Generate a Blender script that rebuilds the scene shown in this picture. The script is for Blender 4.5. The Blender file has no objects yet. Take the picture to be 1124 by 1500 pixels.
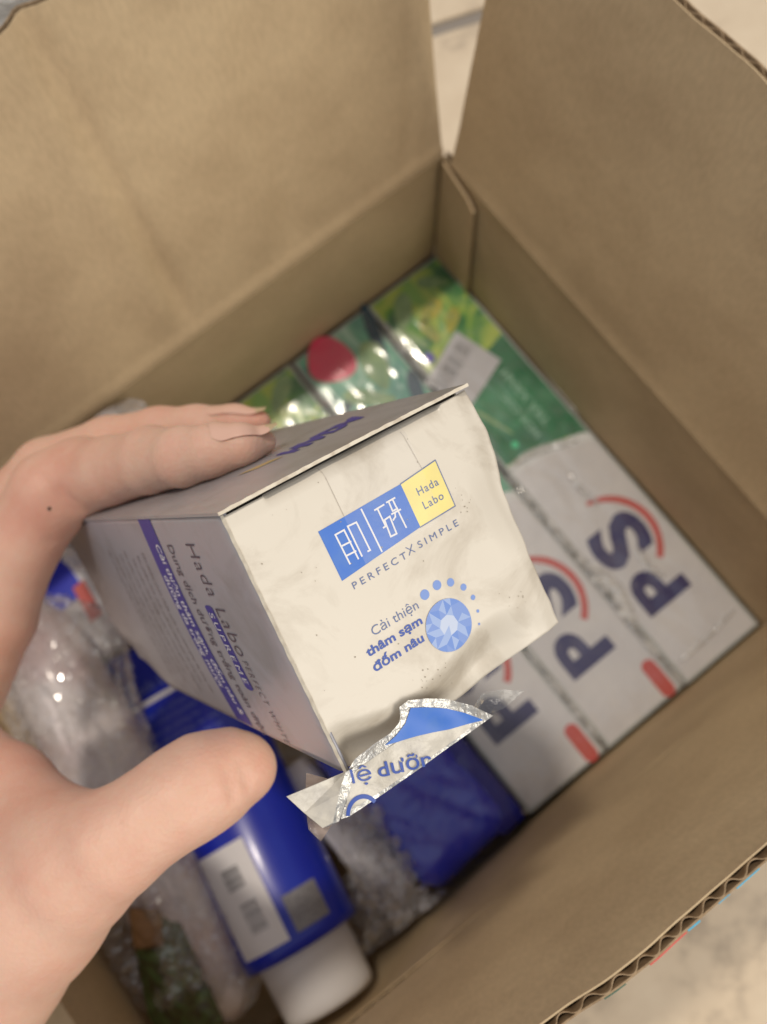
import bpy, bmesh, math, random
import numpy as np
from mathutils import Vector, Matrix, noise

# ------------------------------------------------------------------ camera, world, light
S = 0.01                      # cm -> m
Z0 = 4.3                      # height (cm) of the layer of goods above the floor
FPX, CX, CY = 1500.0, 562.0, 750.0
RC = np.array([[-0.78359872, 0.62112675, -0.01321423],
               [0.60952305, 0.76449576, -0.20982824],
               [-0.12022771, -0.17247552, -0.97764896]])      # carton axes -> camera axes
TC = np.array([2.52615472, -12.86513433, 50.08871254])
CAM = -RC.T @ TC
scene = bpy.context.scene
COL = scene.collection

cam_d = bpy.data.cameras.new("camera")
cam = bpy.data.objects.new("camera", cam_d)
COL.objects.link(cam)
Rw = RC.T @ np.diag([1, -1, -1])
M = Matrix([list(Rw[i]) + [(CAM[i] + (Z0 if i == 2 else 0)) * S] for i in range(3)] + [[0, 0, 0, 1]])
cam.matrix_world = M
cam_d.sensor_fit = 'VERTICAL'
cam_d.sensor_height = 24.0
cam_d.lens = 24.0
cam_d.clip_start = 0.01
cam_d.clip_end = 50
cam_d.dof.use_dof = True
cam_d.dof.focus_distance = 0.197
cam_d.dof.aperture_fstop = 9.5
scene.camera = cam

world = bpy.data.worlds.new("World")
scene.world = world
world.use_nodes = True
bgn = world.node_tree.nodes['Background']
bgn.inputs[0].default_value = (0.95, 0.96, 1.0, 1)
bgn.inputs[1].default_value = 0.43

def area(name, loc, target, size, power, color, shape='SQUARE'):
    l = bpy.data.lights.new(name, 'AREA')
    l.energy = power; l.size = size; l.color = color; l.shape = shape
    o = bpy.data.objects.new(name, l); COL.objects.link(o)
    o.location = loc
    d = Vector(target) - Vector(loc)
    o.rotation_euler = d.to_track_quat('-Z', 'Y').to_euler()
    return o
area("window_light", (-0.50, 1.50, 1.15), (0.16, 0.10, 0.10), 1.0, 17, (1.0, 0.92, 0.80))
area("ceiling_lamp", (0.10, -0.45, 2.0), (0.16, 0.12, 0.1), 0.11, 15, (1.0, 0.88, 0.74), 'DISK')

vs = scene.view_settings
vs.view_transform = 'Standard'
vs.look = 'None'
vs.exposure = 0.0
vs.gamma = 1.0
scene.cycles.max_bounces = 12
scene.cycles.transparent_max_bounces = 24
scene.cycles.caustics_reflective = False
scene.cycles.caustics_refractive = False
scene.cycles.use_denoising = True

# ------------------------------------------------------------------ helpers
def lin(c):
    return tuple((x / 255 / 12.92 if x / 255 <= 0.04045 else ((x / 255 + 0.055) / 1.055) ** 2.4) for x in c)

def ray(px, py):
    return RC.T @ np.array([(px - CX) / FPX, (py - CY) / FPX, 1.0])

def onz(px, py, z=0.0):                       # photo point on a horizontal level of the carton (cm)
    d = ray(px, py)
    return CAM + d * ((z - CAM[2]) / d[2])

def onplane(px, py, p0, n):
    d = ray(px, py)
    return CAM + d * (np.dot(np.array(p0) - CAM, n) / np.dot(d, n))

def cam2c(P):                                 # camera cm -> carton cm
    return RC.T @ (np.array(P, float) - TC)

def mesh(name, verts, faces, mats, parent=None, smooth=False, mi=None, uvs=None, offset=(0, 0, 0), local=False):
    """verts in cm; carton frame unless local (then the parent's frame)"""
    me = bpy.data.meshes.new(name)
    v = np.asarray(verts, float).reshape(-1, 3)
    if not local:
        v = v + np.array([0, 0, Z0])
        v = v * S - np.array(offset)
    else:
        v = v * S
    me.from_pydata([tuple(x) for x in v], [], [tuple(int(i) for i in f) for f in faces])
    if not isinstance(mats, (list, tuple)):
        mats = [mats]
    for m in mats:
        me.materials.append(m)
    if mi is not None:
        me.polygons.foreach_set('material_index', mi)
    if smooth:
        me.polygons.foreach_set('use_smooth', [True] * len(me.polygons))
    if uvs is not None:
        l = me.uv_layers.new(name='uv')
        idx = np.zeros(len(me.loops), int); me.loops.foreach_get('vertex_index', idx)
        l.data.foreach_set('uv', np.asarray(uvs, float)[idx].ravel())
    me.update()
    o = bpy.data.objects.new(name, me)
    COL.objects.link(o)
    if parent:
        o.parent = parent
    return o

def thing(name, label, cat, loc_cm=(0, 0, 0), group=None, matrix=None):
    o = bpy.data.objects.new(name, None)
    COL.objects.link(o)
    o.empty_display_size = 0.02
    if matrix is not None:
        o.matrix_world = matrix
    else:
        o.location = ((loc_cm[0]) * S, loc_cm[1] * S, (loc_cm[2] + Z0) * S)
    o['label'] = label; o['category'] = cat
    if group: o['group'] = group
    return o

def part(root, name, verts, faces, mats, **k):
    return mesh(name, verts, faces, mats, parent=root, offset=tuple(root.location), **k)

def grid_faces(nu, nv, base=0, flip=False):
    f = []
    for i in range(nu):
        for j in range(nv):
            a = base + i * (nv + 1) + j
            q = (a, a + nv + 1, a + nv + 2, a + 1)
            f.append(q[::-1] if flip else q)
    return f

def sheet(fn, nu, nv, th=0.0, nrm=None):
    """grid surface fn(s,t) s,t in 0..1; if th, a closed sheet thick along nrm (vector)"""
    V = [fn(i / nu, j / nv) for i in range(nu + 1) for j in range(nv + 1)]
    F = grid_faces(nu, nv)
    if th:
        n = len(V)
        off = np.array(nrm, float) * th
        V = V + [np.array(p) + off for p in V]
        F = F + grid_faces(nu, nv, n, True)
        for i in range(nu):
            a, b = i * (nv + 1), (i + 1) * (nv + 1)
            F.append((a, a + n, b + n, b)); a += nv; b += nv
            F.append((a, b, b + n, a + n))
        for j in range(nv):
            F.append((j, j + 1, j + 1 + n, j + n))
            a = nu * (nv + 1) + j
            F.append((a, a + n, a + 1 + n, a + 1))
    return V, F

def rbox(x0, y0, z0, x1, y1, z1, r=0.1, seg=3):
    bm = bmesh.new()
    bmesh.ops.create_cube(bm, size=1)
    for v in bm.verts:
        v.co = Vector((x0 + (v.co.x + .5) * (x1 - x0), y0 + (v.co.y + .5) * (y1 - y0), z0 + (v.co.z + .5) * (z1 - z0)))
    bmesh.ops.bevel(bm, geom=bm.edges[:], offset=r, segments=seg, affect='EDGES', profile=0.5)
    bm.verts.index_update()
    V = [np.array(v.co) for v in bm.verts]; F = [[v.index for v in f.verts] for f in bm.faces]
    bm.free()
    return V, F

def join(*parts):
    V, F = [], []
    for v, f in parts:
        b = len(V); V += list(v); F += [[i + b for i in q] for q in f]
    return V, F

def text2d(body, size=1.0, bold=0.0, spacing=1.0):
    cu = bpy.data.curves.new('lettering', 'FONT')
    cu.body = body; cu.size = size; cu.offset = bold; cu.space_character = spacing; cu.resolution_u = 4
    o = bpy.data.objects.new('lettering', cu); COL.objects.link(o)
    dg = bpy.context.evaluated_depsgraph_get(); dg.update()
    me = bpy.data.meshes.new_from_object(o.evaluated_get(dg))
    V = np.array([v.co[:2] for v in me.vertices]) if len(me.vertices) else np.zeros((0, 2))
    F = [tuple(p.vertices) for p in me.polygons]
    bpy.data.objects.remove(o); bpy.data.curves.remove(cu); bpy.data.meshes.remove(me)
    return V, F

def fit_text(body, width, height, bold=0.0, spacing=1.0):
    """lettering scaled to a width and a cap height (cm); origin at the baseline start"""
    V, F = text2d(body, 1.0, bold, spacing)
    V[:, 0] -= V[:, 0].min()
    V[:, 0] *= width / V[:, 0].max()
    V[:, 1] *= height / 0.727
    return V, F

# ------------------------------------------------------------------ materials
def N(nt, t, **k):
    n = nt.nodes.new(t)
    for a, b in k.items():
        setattr(n, a, b)
    return n

def pmat(name, color, rough=0.5, spec=0.5, coat=0.0, metallic=0.0, bump=None, mottle=None, sss=0, detail_scale=None):
    m = bpy.data.materials.new(name); m.use_nodes = True
    nt = m.node_tree; p = nt.nodes['Principled BSDF']
    p.inputs['Base Color'].default_value = (*color, 1)
    p.inputs['Roughness'].default_value = rough
    p.inputs['Specular IOR Level'].default_value = spec
    p.inputs['Coat Weight'].default_value = coat
    p.inputs['Coat Roughness'].default_value = 0.15
    p.inputs['Metallic'].default_value = metallic
    tc = N(nt, 'ShaderNodeTexCoord')
    if mottle:
        sc, col2, lo, hi = mottle
        no = N(nt, 'ShaderNodeTexNoise'); no.inputs['Scale'].default_value = sc; no.inputs['Detail'].default_value = 6
        nt.links.new(tc.outputs['Object'], no.inputs['Vector'])
        mr = N(nt, 'ShaderNodeMapRange'); mr.inputs[1].default_value = lo; mr.inputs[2].default_value = hi
        nt.links.new(no.outputs['Fac'], mr.inputs[0])
        mx = N(nt, 'ShaderNodeMix', data_type='RGBA')
        mx.inputs[6].default_value = (*color, 1); mx.inputs[7].default_value = (*col2, 1)
        nt.links.new(mr.outputs[0], mx.inputs[0]); nt.links.new(mx.outputs[2], p.inputs['Base Color'])
    if bump:
        sc, st, dist = bump
        no = N(nt, 'ShaderNodeTexNoise'); no.inputs['Scale'].default_value = sc; no.inputs['Detail'].default_value = 4
        nt.links.new(tc.outputs['Object'], no.inputs['Vector'])
        b = N(nt, 'ShaderNodeBump'); b.inputs['Strength'].default_value = st; b.inputs['Distance'].default_value = dist
        nt.links.new(no.outputs['Fac'], b.inputs['Height']); nt.links.new(b.outputs[0], p.inputs['Normal'])
    return m

def cardboard_mat(name, c1, c2):
    m = bpy.data.materials.new(name); m.use_nodes = True
    nt = m.node_tree; p = nt.nodes['Principled BSDF']; L = nt.links.new
    p.inputs['Roughness'].default_value = 0.82
    p.inputs['Specular IOR Level'].default_value = 0.25
    tc = N(nt, 'ShaderNodeTexCoord')
    big = N(nt, 'ShaderNodeTexNoise'); big.inputs['Scale'].default_value = 28; big.inputs['Detail'].default_value = 4; big.inputs['Roughness'].default_value = .6
    fib = N(nt, 'ShaderNodeTexNoise'); fib.inputs['Scale'].default_value = 700; fib.inputs['Detail'].default_value = 4
    mp = N(nt, 'ShaderNodeMapping'); mp.inputs['Scale'].default_value = (1, .35, 1)
    L(tc.outputs['Object'], big.inputs['Vector']); L(tc.outputs['UV'], mp.inputs[0]); L(mp.outputs[0], fib.inputs['Vector'])
    mr = N(nt, 'ShaderNodeMapRange'); mr.inputs[1].default_value = .38; mr.inputs[2].default_value = .62
    L(big.outputs['Fac'], mr.inputs[0])
    mx = N(nt, 'ShaderNodeMix', data_type='RGBA'); mx.inputs[6].default_value = (*c1, 1); mx.inputs[7].default_value = (*c2, 1)
    L(mr.outputs[0], mx.inputs[0])
    mr2 = N(nt, 'ShaderNodeMapRange'); mr2.inputs[1].default_value = .35; mr2.inputs[2].default_value = .65; mr2.inputs[3].default_value = .94; mr2.inputs[4].default_value = 1.04
    L(fib.outputs['Fac'], mr2.inputs[0])
    mul = N(nt, 'ShaderNodeVectorMath', operation='SCALE'); L(mx.outputs[2], mul.inputs[0]); L(mr2.outputs[0], mul.inputs['Scale'])
    L(mul.outputs[0], p.inputs['Base Color'])
    # flute telegraphing + soft waviness
    wv = N(nt, 'ShaderNodeTexWave', bands_direction='X'); wv.inputs['Scale'].default_value = 47; wv.inputs['Distortion'].default_value = .6
    L(tc.outputs['UV'], wv.inputs['Vector'])
    n2 = N(nt, 'ShaderNodeTexNoise'); n2.inputs['Scale'].default_value = 30; n2.inputs['Detail'].default_value = 5
    L(tc.outputs['UV'], n2.inputs['Vector'])
    ad = N(nt, 'ShaderNodeMath', operation='MULTIPLY_ADD'); ad.inputs[1].default_value = .05
    L(wv.outputs['Fac'], ad.inputs[0]); L(n2.outputs['Fac'], ad.inputs[2])
    b = N(nt, 'ShaderNodeBump'); b.inputs['Strength'].default_value = .12; b.inputs['Distance'].default_value = .0012
    L(ad.outputs[0], b.inputs['Height']); L(b.outputs[0], p.inputs['Normal'])
    return m

def film_mat(name, tint=(1, 1, 1), haze=0.08, hazecol=(.85, .85, .88), rough=0.08, bscale=60, bstr=0.6, bdist=0.004, gloss=0.35, cell=True, base=.03, bump=True):
    m = bpy.data.materials.new(name); m.use_nodes = True
    nt = m.node_tree; nt.nodes.clear(); L = nt.links.new
    out = N(nt, 'ShaderNodeOutputMaterial')
    tr = N(nt, 'ShaderNodeBsdfTransparent'); tr.inputs[0].default_value = (*tint, 1)
    gl = N(nt, 'ShaderNodeBsdfGlossy'); gl.inputs['Roughness'].default_value = rough; gl.inputs[0].default_value = (1, 1, 1, 1)
    df = N(nt, 'ShaderNodeBsdfDiffuse'); df.inputs[0].default_value = (*hazecol, 1)
    tc = N(nt, 'ShaderNodeTexCoord')
    no = N(nt, 'ShaderNodeTexNoise'); no.inputs['Scale'].default_value = bscale; no.inputs['Detail'].default_value = 5; no.inputs['Distortion'].default_value = 1.2
    L(tc.outputs['Object'], no.inputs['Vector'])
    h = no.outputs['Fac']
    if cell:
        vo = N(nt, 'ShaderNodeTexVoronoi', feature='DISTANCE_TO_EDGE'); vo.inputs['Scale'].default_value = bscale * 1.3
        vm = N(nt, 'ShaderNodeVectorMath', operation='ADD')
        L(tc.outputs['Object'], vm.inputs[0])
        n3 = N(nt, 'ShaderNodeTexNoise'); n3.inputs['Scale'].default_value = bscale * .5
        L(tc.outputs['Object'], n3.inputs['Vector'])
        sc = N(nt, 'ShaderNodeVectorMath', operation='SCALE'); sc.inputs['Scale'].default_value = .03
        L(n3.outputs['Color'], sc.inputs[0]); L(sc.outputs[0], vm.inputs[1]); L(vm.outputs[0], vo.inputs['Vector'])
        ad = N(nt, 'ShaderNodeMath', operation='MULTIPLY_ADD'); ad.inputs[1].default_value = 1.2
        L(vo.outputs['Distance'], ad.inputs[0]); L(h, ad.inputs[2]); h = ad.outputs[0]
    b = N(nt, 'ShaderNodeBump'); b.inputs['Strength'].default_value = bstr; b.inputs['Distance'].default_value = bdist
    L(h, b.inputs['Height']); L(b.outputs[0], gl.inputs['Normal']) if bump else None
    fr = N(nt, 'ShaderNodeLayerWeight'); fr.inputs[0].default_value = .18
    L(b.outputs[0], fr.inputs['Normal']) if bump else None
    mr = N(nt, 'ShaderNodeMapRange'); mr.inputs[3].default_value = base; mr.inputs[4].default_value = gloss
    L(fr.outputs['Fresnel'], mr.inputs[0])
    m1 = N(nt, 'ShaderNodeMixShader'); m1.inputs[0].default_value = haze
    hz = N(nt, 'ShaderNodeMapRange'); hz.inputs[1].default_value = .35; hz.inputs[2].default_value = .7; hz.inputs[3].default_value = haze * .3; hz.inputs[4].default_value = haze * 1.9
    L(no.outputs['Fac'], hz.inputs[0]); L(hz.outputs[0], m1.inputs[0])
    L(tr.outputs[0], m1.inputs[1]); L(df.outputs[0], m1.inputs[2])
    m2 = N(nt, 'ShaderNodeMixShader'); L(mr.outputs[0], m2.inputs[0]); L(m1.outputs[0], m2.inputs[1]); L(gl.outputs[0], m2.inputs[2])
    L(m2.outputs[0], out.inputs[0])
    return m

KRAFT = cardboard_mat('kraft_liner', (.60, .46, .285), (.53, .40, .245))
KRAFT_E = pmat('kraft_cut_edge', (.40, .29, .18), .9, .2, bump=(900, .4, .0003), mottle=(500, (.28, .19, .11), .35, .65))
CARD = None
NAVY = pmat('navy_print', lin((38, 36, 110)), .35)
BLUE = pmat('logo_blue', lin((52, 112, 205)), .42, mottle=(300, lin((72, 122, 200)), .45, .8))
VIOLET = pmat('violet_blue_print', lin((50, 50, 150)), .4)
YEL = pmat('pale_yellow_print', lin((240, 226, 140)), .45, mottle=(120, lin((226, 210, 140)), .4, .75))
SLATE = pmat('slate_print', lin((100, 116, 160)), .5)
TXTBLUE = pmat('text_blue_print', lin((60, 88, 170)), .5)
GREYB = pmat('grey_lettering', lin((86, 76, 92)), .5)
WHITEP = pmat('white_print', (.78, .78, .80), .4)
RED = pmat('red_print', lin((205, 70, 60)), .4)
PINK = pmat('crimson_print', lin((236, 70, 108)), .35, mottle=(60, lin((240, 130, 140)), .5, .8))

def box_card(name, base, stain, coat=.12, rough=.42, dark=(.36, .33, .28)):
    m = bpy.data.materials.new(name); m.use_nodes = True
    nt = m.node_tree; p = nt.nodes['Principled BSDF']; L = nt.links.new
    p.inputs['Roughness'].default_value = rough; p.inputs['Coat Weight'].default_value = coat; p.inputs['Coat Roughness'].default_value = .25
    tc = N(nt, 'ShaderNodeTexCoord')
    n1 = N(nt, 'ShaderNodeTexNoise'); n1.inputs['Scale'].default_value = 55; n1.inputs['Detail'].default_value = 8; n1.inputs['Distortion'].default_value = .6; n1.inputs['Roughness'].default_value = .62
    L(tc.outputs['Object'], n1.inputs['Vector'])
    r1 = N(nt, 'ShaderNodeMapRange'); r1.inputs[1].default_value = .48; r1.inputs[2].default_value = .66
    L(n1.outputs['Fac'], r1.inputs[0])
    mx = N(nt, 'ShaderNodeMix', data_type='RGBA'); mx.inputs[6].default_value = (*base, 1); mx.inputs[7].default_value = (*stain, 1)
    L(r1.outputs[0], mx.inputs[0])
    # specks of dirt
    vo = N(nt, 'ShaderNodeTexVoronoi'); vo.inputs['Scale'].default_value = 260; vo.inputs['Randomness'].default_value = 1
    L(tc.outputs['Object'], vo.inputs['Vector'])
    n2 = N(nt, 'ShaderNodeTexNoise'); n2.inputs['Scale'].default_value = 110; L(tc.outputs['Object'], n2.inputs['Vector'])
    a = N(nt, 'ShaderNodeMapRange'); a.inputs[1].default_value = .62; a.inputs[2].default_value = .8; a.inputs[3].default_value = 0; a.inputs[4].default_value = .26
    L(n2.outputs['Fac'], a.inputs[0])
    lt = N(nt, 'ShaderNodeMath', operation='LESS_THAN'); L(vo.outputs['Distance'], lt.inputs[0]); L(a.outputs[0], lt.inputs[1])
    mm = N(nt, 'ShaderNodeMath', operation='MULTIPLY'); mm.inputs[1].default_value = .75; L(lt.outputs[0], mm.inputs[0])
    m2 = N(nt, 'ShaderNodeMix', data_type='RGBA'); m2.inputs[7].default_value = (*dark, 1)
    L(mx.outputs[2], m2.inputs[6]); L(mm.outputs[0], m2.inputs[0]); L(m2.outputs[2], p.inputs['Base Color'])
    b = N(nt, 'ShaderNodeBump'); b.inputs['Strength'].default_value = .06; b.inputs['Distance'].default_value = .001
    L(n1.outputs['Fac'], b.inputs['Height']); L(b.outputs[0], p.inputs['Normal'])
    return m
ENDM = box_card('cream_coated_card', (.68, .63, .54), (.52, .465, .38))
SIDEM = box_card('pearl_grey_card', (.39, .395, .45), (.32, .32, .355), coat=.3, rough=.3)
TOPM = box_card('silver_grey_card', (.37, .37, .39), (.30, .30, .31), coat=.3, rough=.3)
RAW = pmat('raw_card_edge', (.74, .68, .56), .8, mottle=(400, (.55, .48, .38), .45, .7))
DARKIN = pmat('box_inside_shade', (.18, .16, .14), .9)

# ------------------------------------------------------------------ floor
TILE = bpy.data.materials.new('beige_stone_tile'); TILE.use_nodes = True
nt = TILE.node_tree; p = nt.nodes['Principled BSDF']; L = nt.links.new
tc = N(nt, 'ShaderNodeTexCoord')
n1 = N(nt, 'ShaderNodeTexNoise'); n1.inputs['Scale'].default_value = 9; n1.inputs['Detail'].default_value = 9; n1.inputs['Distortion'].default_value = .8
n2 = N(nt, 'ShaderNodeTexNoise'); n2.inputs['Scale'].default_value = 45; n2.inputs['Detail'].default_value = 7; n2.inputs['Roughness'].default_value = .65
L(tc.outputs['Object'], n1.inputs['Vector']); L(tc.outputs['Object'], n2.inputs['Vector'])
cr = N(nt, 'ShaderNodeValToRGB'); e = cr.color_ramp.elements
e[0].position = .38; e[0].color = (.42, .34, .25, 1); e[1].position = .60; e[1].color = (.74, .62, .46, 1)
x = e.new(.47); x.color = (.67, .55, .40, 1)
mxx = N(nt, 'ShaderNodeMath', operation='MULTIPLY_ADD'); mxx.inputs[1].default_value = .5
L(n2.outputs['Fac'], mxx.inputs[0])
hf = N(nt, 'ShaderNodeMath', operation='MULTIPLY'); hf.inputs[1].default_value = .5; L(n1.outputs['Fac'], hf.inputs[0]); L(hf.outputs[0], mxx.inputs[2])
L(mxx.outputs[0], cr.inputs[0]); L(cr.outputs[0], p.inputs['Base Color'])
p.inputs['Roughness'].default_value = .45
GROUT = pmat('grout', (.30, .27, .24), .9)
fl = mesh('floor', [(-300, -300, -Z0 - .35), (300, -300, -Z0 - .35), (300, 300, -Z0 - .35), (-300, 300, -Z0 - .35)], [(0, 1, 2, 3)], GROUT)
fl['kind'] = 'structure'
# joints run square to the photo's top edge: tiles are turned against the carton
jc = onz(655, 36, -Z0); je = onz(705, 20, -Z0)
ax = (je - jc); ax /= np.linalg.norm(ax); ay = np.array([-ax[1], ax[0], 0])
tm = None
for i in range(-2, 3):
    for j in range(-2, 3):
        if tm is None:
            V, F = rbox(.4, .4, -.34, 59.6, 59.6, 0, .12, 2)
            o0 = mesh('tile', V, F, TILE, parent=fl, local=True); tm = o0.data; t_ = o0
        else:
            t_ = bpy.data.objects.new('tile', tm); COL.objects.link(t_); t_.parent = fl
        o = jc + ax * (i * 60 - 22) + ay * (j * 60)
        t_.matrix_world = Matrix([[ax[0], ay[0], 0, o[0] * S], [ax[1], ay[1], 0, o[1] * S], [0, 0, 1, 0], [0, 0, 0, 1]])

# ------------------------------------------------------------------ carton
W_, H_, LX = 23.48, 8.42, 30.6
carton = thing('cardboard_carton', 'open brown corrugated carton with its flaps up, on beige floor tiles', 'carton', (15, 12, -Z0))
def wav(x, y, sc, k=0):
    return noise.noise(Vector((x * sc, y * sc, k * 7.3)))

def sstep(a, b, x):
    t = max(0, min(1, (x - a) / (b - a))); return t * t * (3 - 2 * t)
def panel(name, p00, p10, p11, p01, out, disp=None, th=.32, pitch=.67, nu=60, nv=26, flute_nv=6, edge_amp=0.0):
    """corrugated board: inner liner, outer liner and the fluted sheet between; out = outward normal"""
    p00, p10, p11, p01, out = [np.array(a, float) for a in (p00, p10, p11, p01, out)]
    out = out / np.linalg.norm(out)
    lu = np.linalg.norm(p10 - p00); lv = np.linalg.norm(p01 - p00)
    def P(s, t):
        q = p00 * (1 - s) * (1 - t) + p10 * s * (1 - t) + p11 * s * t + p01 * (1 - s) * t
        d = disp(s * lu, t * lv) if disp else 0
        if edge_amp:
            q = q + (p01 - p00) / lv * (t ** 6) * edge_amp * wav(s * lu, 3, .9, 4)
        return q + out * d
    V1, F1 = sheet(lambda s, t: P(s, t), nu, nv, .045, out)
    n = len(V1)
    uv = []
    for k in range(2):
        for i in range(nu + 1):
            for j in range(nv + 1):
                uv.append((i / nu * lu * S, j / nv * lv * S))
    a = part(carton, name, V1, F1, KRAFT, uvs=uv)
    V2, F2 = sheet(lambda s, t: P(s, t) + out * (th - .045), nu, max(4, nv // 2), .045, out)
    part(a_parent(a), 'outer_liner', V2, F2, KRAFT_E) if False else None
    o2 = mesh('outer_liner', V2, F2, KRAFT_E, parent=a, offset=tuple(carton.location))
    nn = int(lu / pitch * 12)
    def Q(s, t):
        ph = (s * lu / pitch + .16 * wav(s * lu, 1, .8, 31)) * 2 * math.pi
        w = math.sin(ph); w = math.copysign(abs(w) ** .8, w) * (1 - .18 * abs(wav(s * lu, 2, 1.3, 33)))
        return P(s, t) + out * (th / 2 + w * (th / 2 - .06))
    V3, F3 = sheet(Q, nn, flute_nv, .028, out)
    o3 = mesh('fluting', V3, F3, KRAFT_E, parent=a, offset=tuple(carton.location))
    for o_ in (a, o3):
        o_.data.polygons.foreach_set('use_smooth', [True] * len(o_.data.polygons))
        o_.data.set_sharp_from_angle(angle=math.radians(50)) if hasattr(o_.data, 'set_sharp_from_angle') else None
    return a, P
def a_parent(a): return a

def line_d(x, y, a, b):
    """signed distance from segment line a-b"""
    dx, dy = b[0] - a[0], b[1] - a[1]; l = math.hypot(dx, dy)
    return (dx * (y - a[1]) - dy * (x - a[0])) / l
def crease(d, w): return math.exp(-(d / w) ** 2)

ZB = -Z0 + .02
ZI = -Z0 + .4
# walls (u runs along the wall, v upward)
def d_L(u, v):
    return .10 * wav(u, v, .18, 1) * sstep(0, 2, (H_ - ZI) - v) - .07 * crease(v - (H_ - ZI), .35)
panel('wall_panel', (0, 0, ZI), (LX, 0, ZI), (LX, 0, H_), (0, 0, H_), (0, -1, 0), d_L)
def d_R(u, v):
    return .08 * wav(u, v, .2, 2) * sstep(0, 2, (H_ - ZI) - v) - .05 * crease(v - (H_ - ZI), .3)
panel('wall_panel', (0, W_, ZI), (0, 0, ZI), (0, 0, H_), (0, W_, H_), (-1, 0, 0), d_R)
def d_F(u, v):                     # bulges outward where the tube pushes it
    x = LX - u
    return .08 * wav(u, v, .2, 3) + 1.0 * math.exp(-((x - 24) / 5.0) ** 2) * math.sin(min(1, v / (H_ - ZI)) * math.pi)
panel('wall_panel', (LX, W_, ZI), (0, W_, ZI), (0, W_, H_), (LX, W_, H_), (0, 1, 0), d_F)
panel('wall_panel', (LX, 0, ZI), (LX, W_, ZI), (LX, W_, H_), (LX, 0, H_), (1, 0, 0), lambda u, v: .08 * wav(u, v, .2, 4))
panel('bottom_panel', (0, 0, ZB + .34), (LX, 0, ZB + .34), (LX, W_, ZB + .34), (0, W_, ZB + .34), (0, 0, -1), None, nu=20, nv=20)

# flaps
def flap_line(z, qa, qb):
    a, b = onz(*qa, z), onz(*qb, z)
    return a, (b - a)
# left-back flap, leaning outward; long oblique bend across it
a, d = flap_line(H_ + 12.8, (0, 45), (75, 0))
def on(a, d, ax_, val): return a + d * ((val - a[ax_]) / d[ax_])
tl0, tl1 = on(a, d, 0, -1.55), on(a, d, 0, LX + .5)
nL = np.cross((LX, 0, 0), tl0 - np.array([0, 0, H_])); nL = nL / np.linalg.norm(nL)
if nL[1] > 0: nL = -nL
def uvL(px, py):
    P = onplane(px, py, (0, 0, H_), nL); return (P[0], np.linalg.norm([P[1], P[2] - H_]))
c1 = (uvL(15, 55), uvL(268, 455)); c2 = (uvL(330, 0), uvL(420, 330)); c3 = (uvL(575, 0), uvL(598, 230)); c4 = (uvL(620, 0), uvL(628, 230))
def d_LF(u, v):
    r = .16 * wav(u, v, .13, 5) + .03 * wav(u, v, .6, 6)
    r += .26 * crease(line_d(u, v, *c1), .38) - .12 * crease(line_d(u, v, *c1) - .8, .6)
    r += .15 * crease(line_d(u, v, *c2), .7) + .12 * crease(line_d(u, v, *c3), .3) + .05 * crease(line_d(u, v, *c4), .25)
    return r * sstep(.15, 2.2, v) - .09 * crease(v - .15, .22)
panel('flap', (0, -.02, H_ + .03), (LX, -.02, H_ + .03), tl1, tl0, nL, d_LF, nu=150, nv=60, edge_amp=.12)

a, d = flap_line(H_ + 13.3, (990, 0), (1124, 120))
tr0, tr1 = on(a, d, 1, -.1), on(a, d, 1, W_ + 1.2)
nR = np.cross((0, W_, 0), tr0 - np.array([0, 0, H_])); nR = nR / np.linalg.norm(nR)
if nR[0] > 0: nR = -nR
def d_RF(u, v):
    return (.14 * wav(u, v, .12, 8) + .02 * wav(u, v, .7, 9)) * sstep(0, 2, v) - .05 * crease(v, .3)
panel('flap', (-.02, W_, H_ + .03), (-.02, .55, H_ + .03), tr0, tr1, nR, d_RF, nu=90, nv=50, edge_amp=.1)

a, d = flap_line(H_ + 13.4, (1124, 1237), (780, 1500))
tf0, tf1 = on(a, d, 0, .3), on(a, d, 0, LX - 1)
nF = np.cross((LX, 0, 0), tf0 - np.array([0, W_, H_])); nF = nF / np.linalg.norm(nF)
if nF[1] < 0: nF = -nF
def d_FF(u, v):
    return .14 * wav(u, v, .13, 11) + .035 * wav(u, v, .75, 12) * (v / 13) + .12 * math.sin(u * .45 + 1) * (v / 13) ** 2
fF, PF = panel('flap', (LX - .3, W_ + .02, H_ + .03), (.3, W_ + .02, H_ + .03), tf0, tf1, nF, d_FF, nu=120, nv=50, edge_amp=.18, pitch=.70)
panel('flap', (LX + .02, .1, H_ + .03), (LX + .02, W_ - .1, H_ + .03), (LX + 11.5, W_ + .3, H_ + 3.6), (LX + 11.5, -.3, H_ + 3.6), (.3, 0, -.95), lambda u, v: .2 * wav(u, v, .15, 21), nu=60, nv=30)
# coloured print wrapping onto the outside of that flap (cyan, red, green bits along the rim)
lf = LX - .6
def rim_print(name, mat, x0, x1, drop, proud=.05):
    V, F = sheet(lambda s, t: PF((LX - .3 - (x0 + (x1 - x0) * s)) / lf, 1.0 - drop * t) + nF * (.322), 8, 3, proud, nF)
    mesh(name, V, F, mat, parent=fF, offset=tuple(carton.location))
CYAN = pmat('cyan_print', lin((80, 180, 215)), .5)
SALM = pmat('salmon_print', lin((205, 95, 85)), .5)
TEALP = pmat('dull_green_print', lin((70, 105, 90)), .5)
def xr(px, py): return onz(px, py, H_ + 13.4)[0]
rim_print('colour_print', CYAN, xr(1090, 1270), xr(1056, 1300), .10, .03)
rim_print('colour_print', CYAN, xr(1045, 1308), xr(1028, 1322), .10, .02)
rim_print('colour_print', CYAN, xr(1000, 1347), xr(984, 1364), .12, .04)
rim_print('colour_print', SALM, xr(982, 1366), xr(926, 1416), .12, .04)
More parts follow.
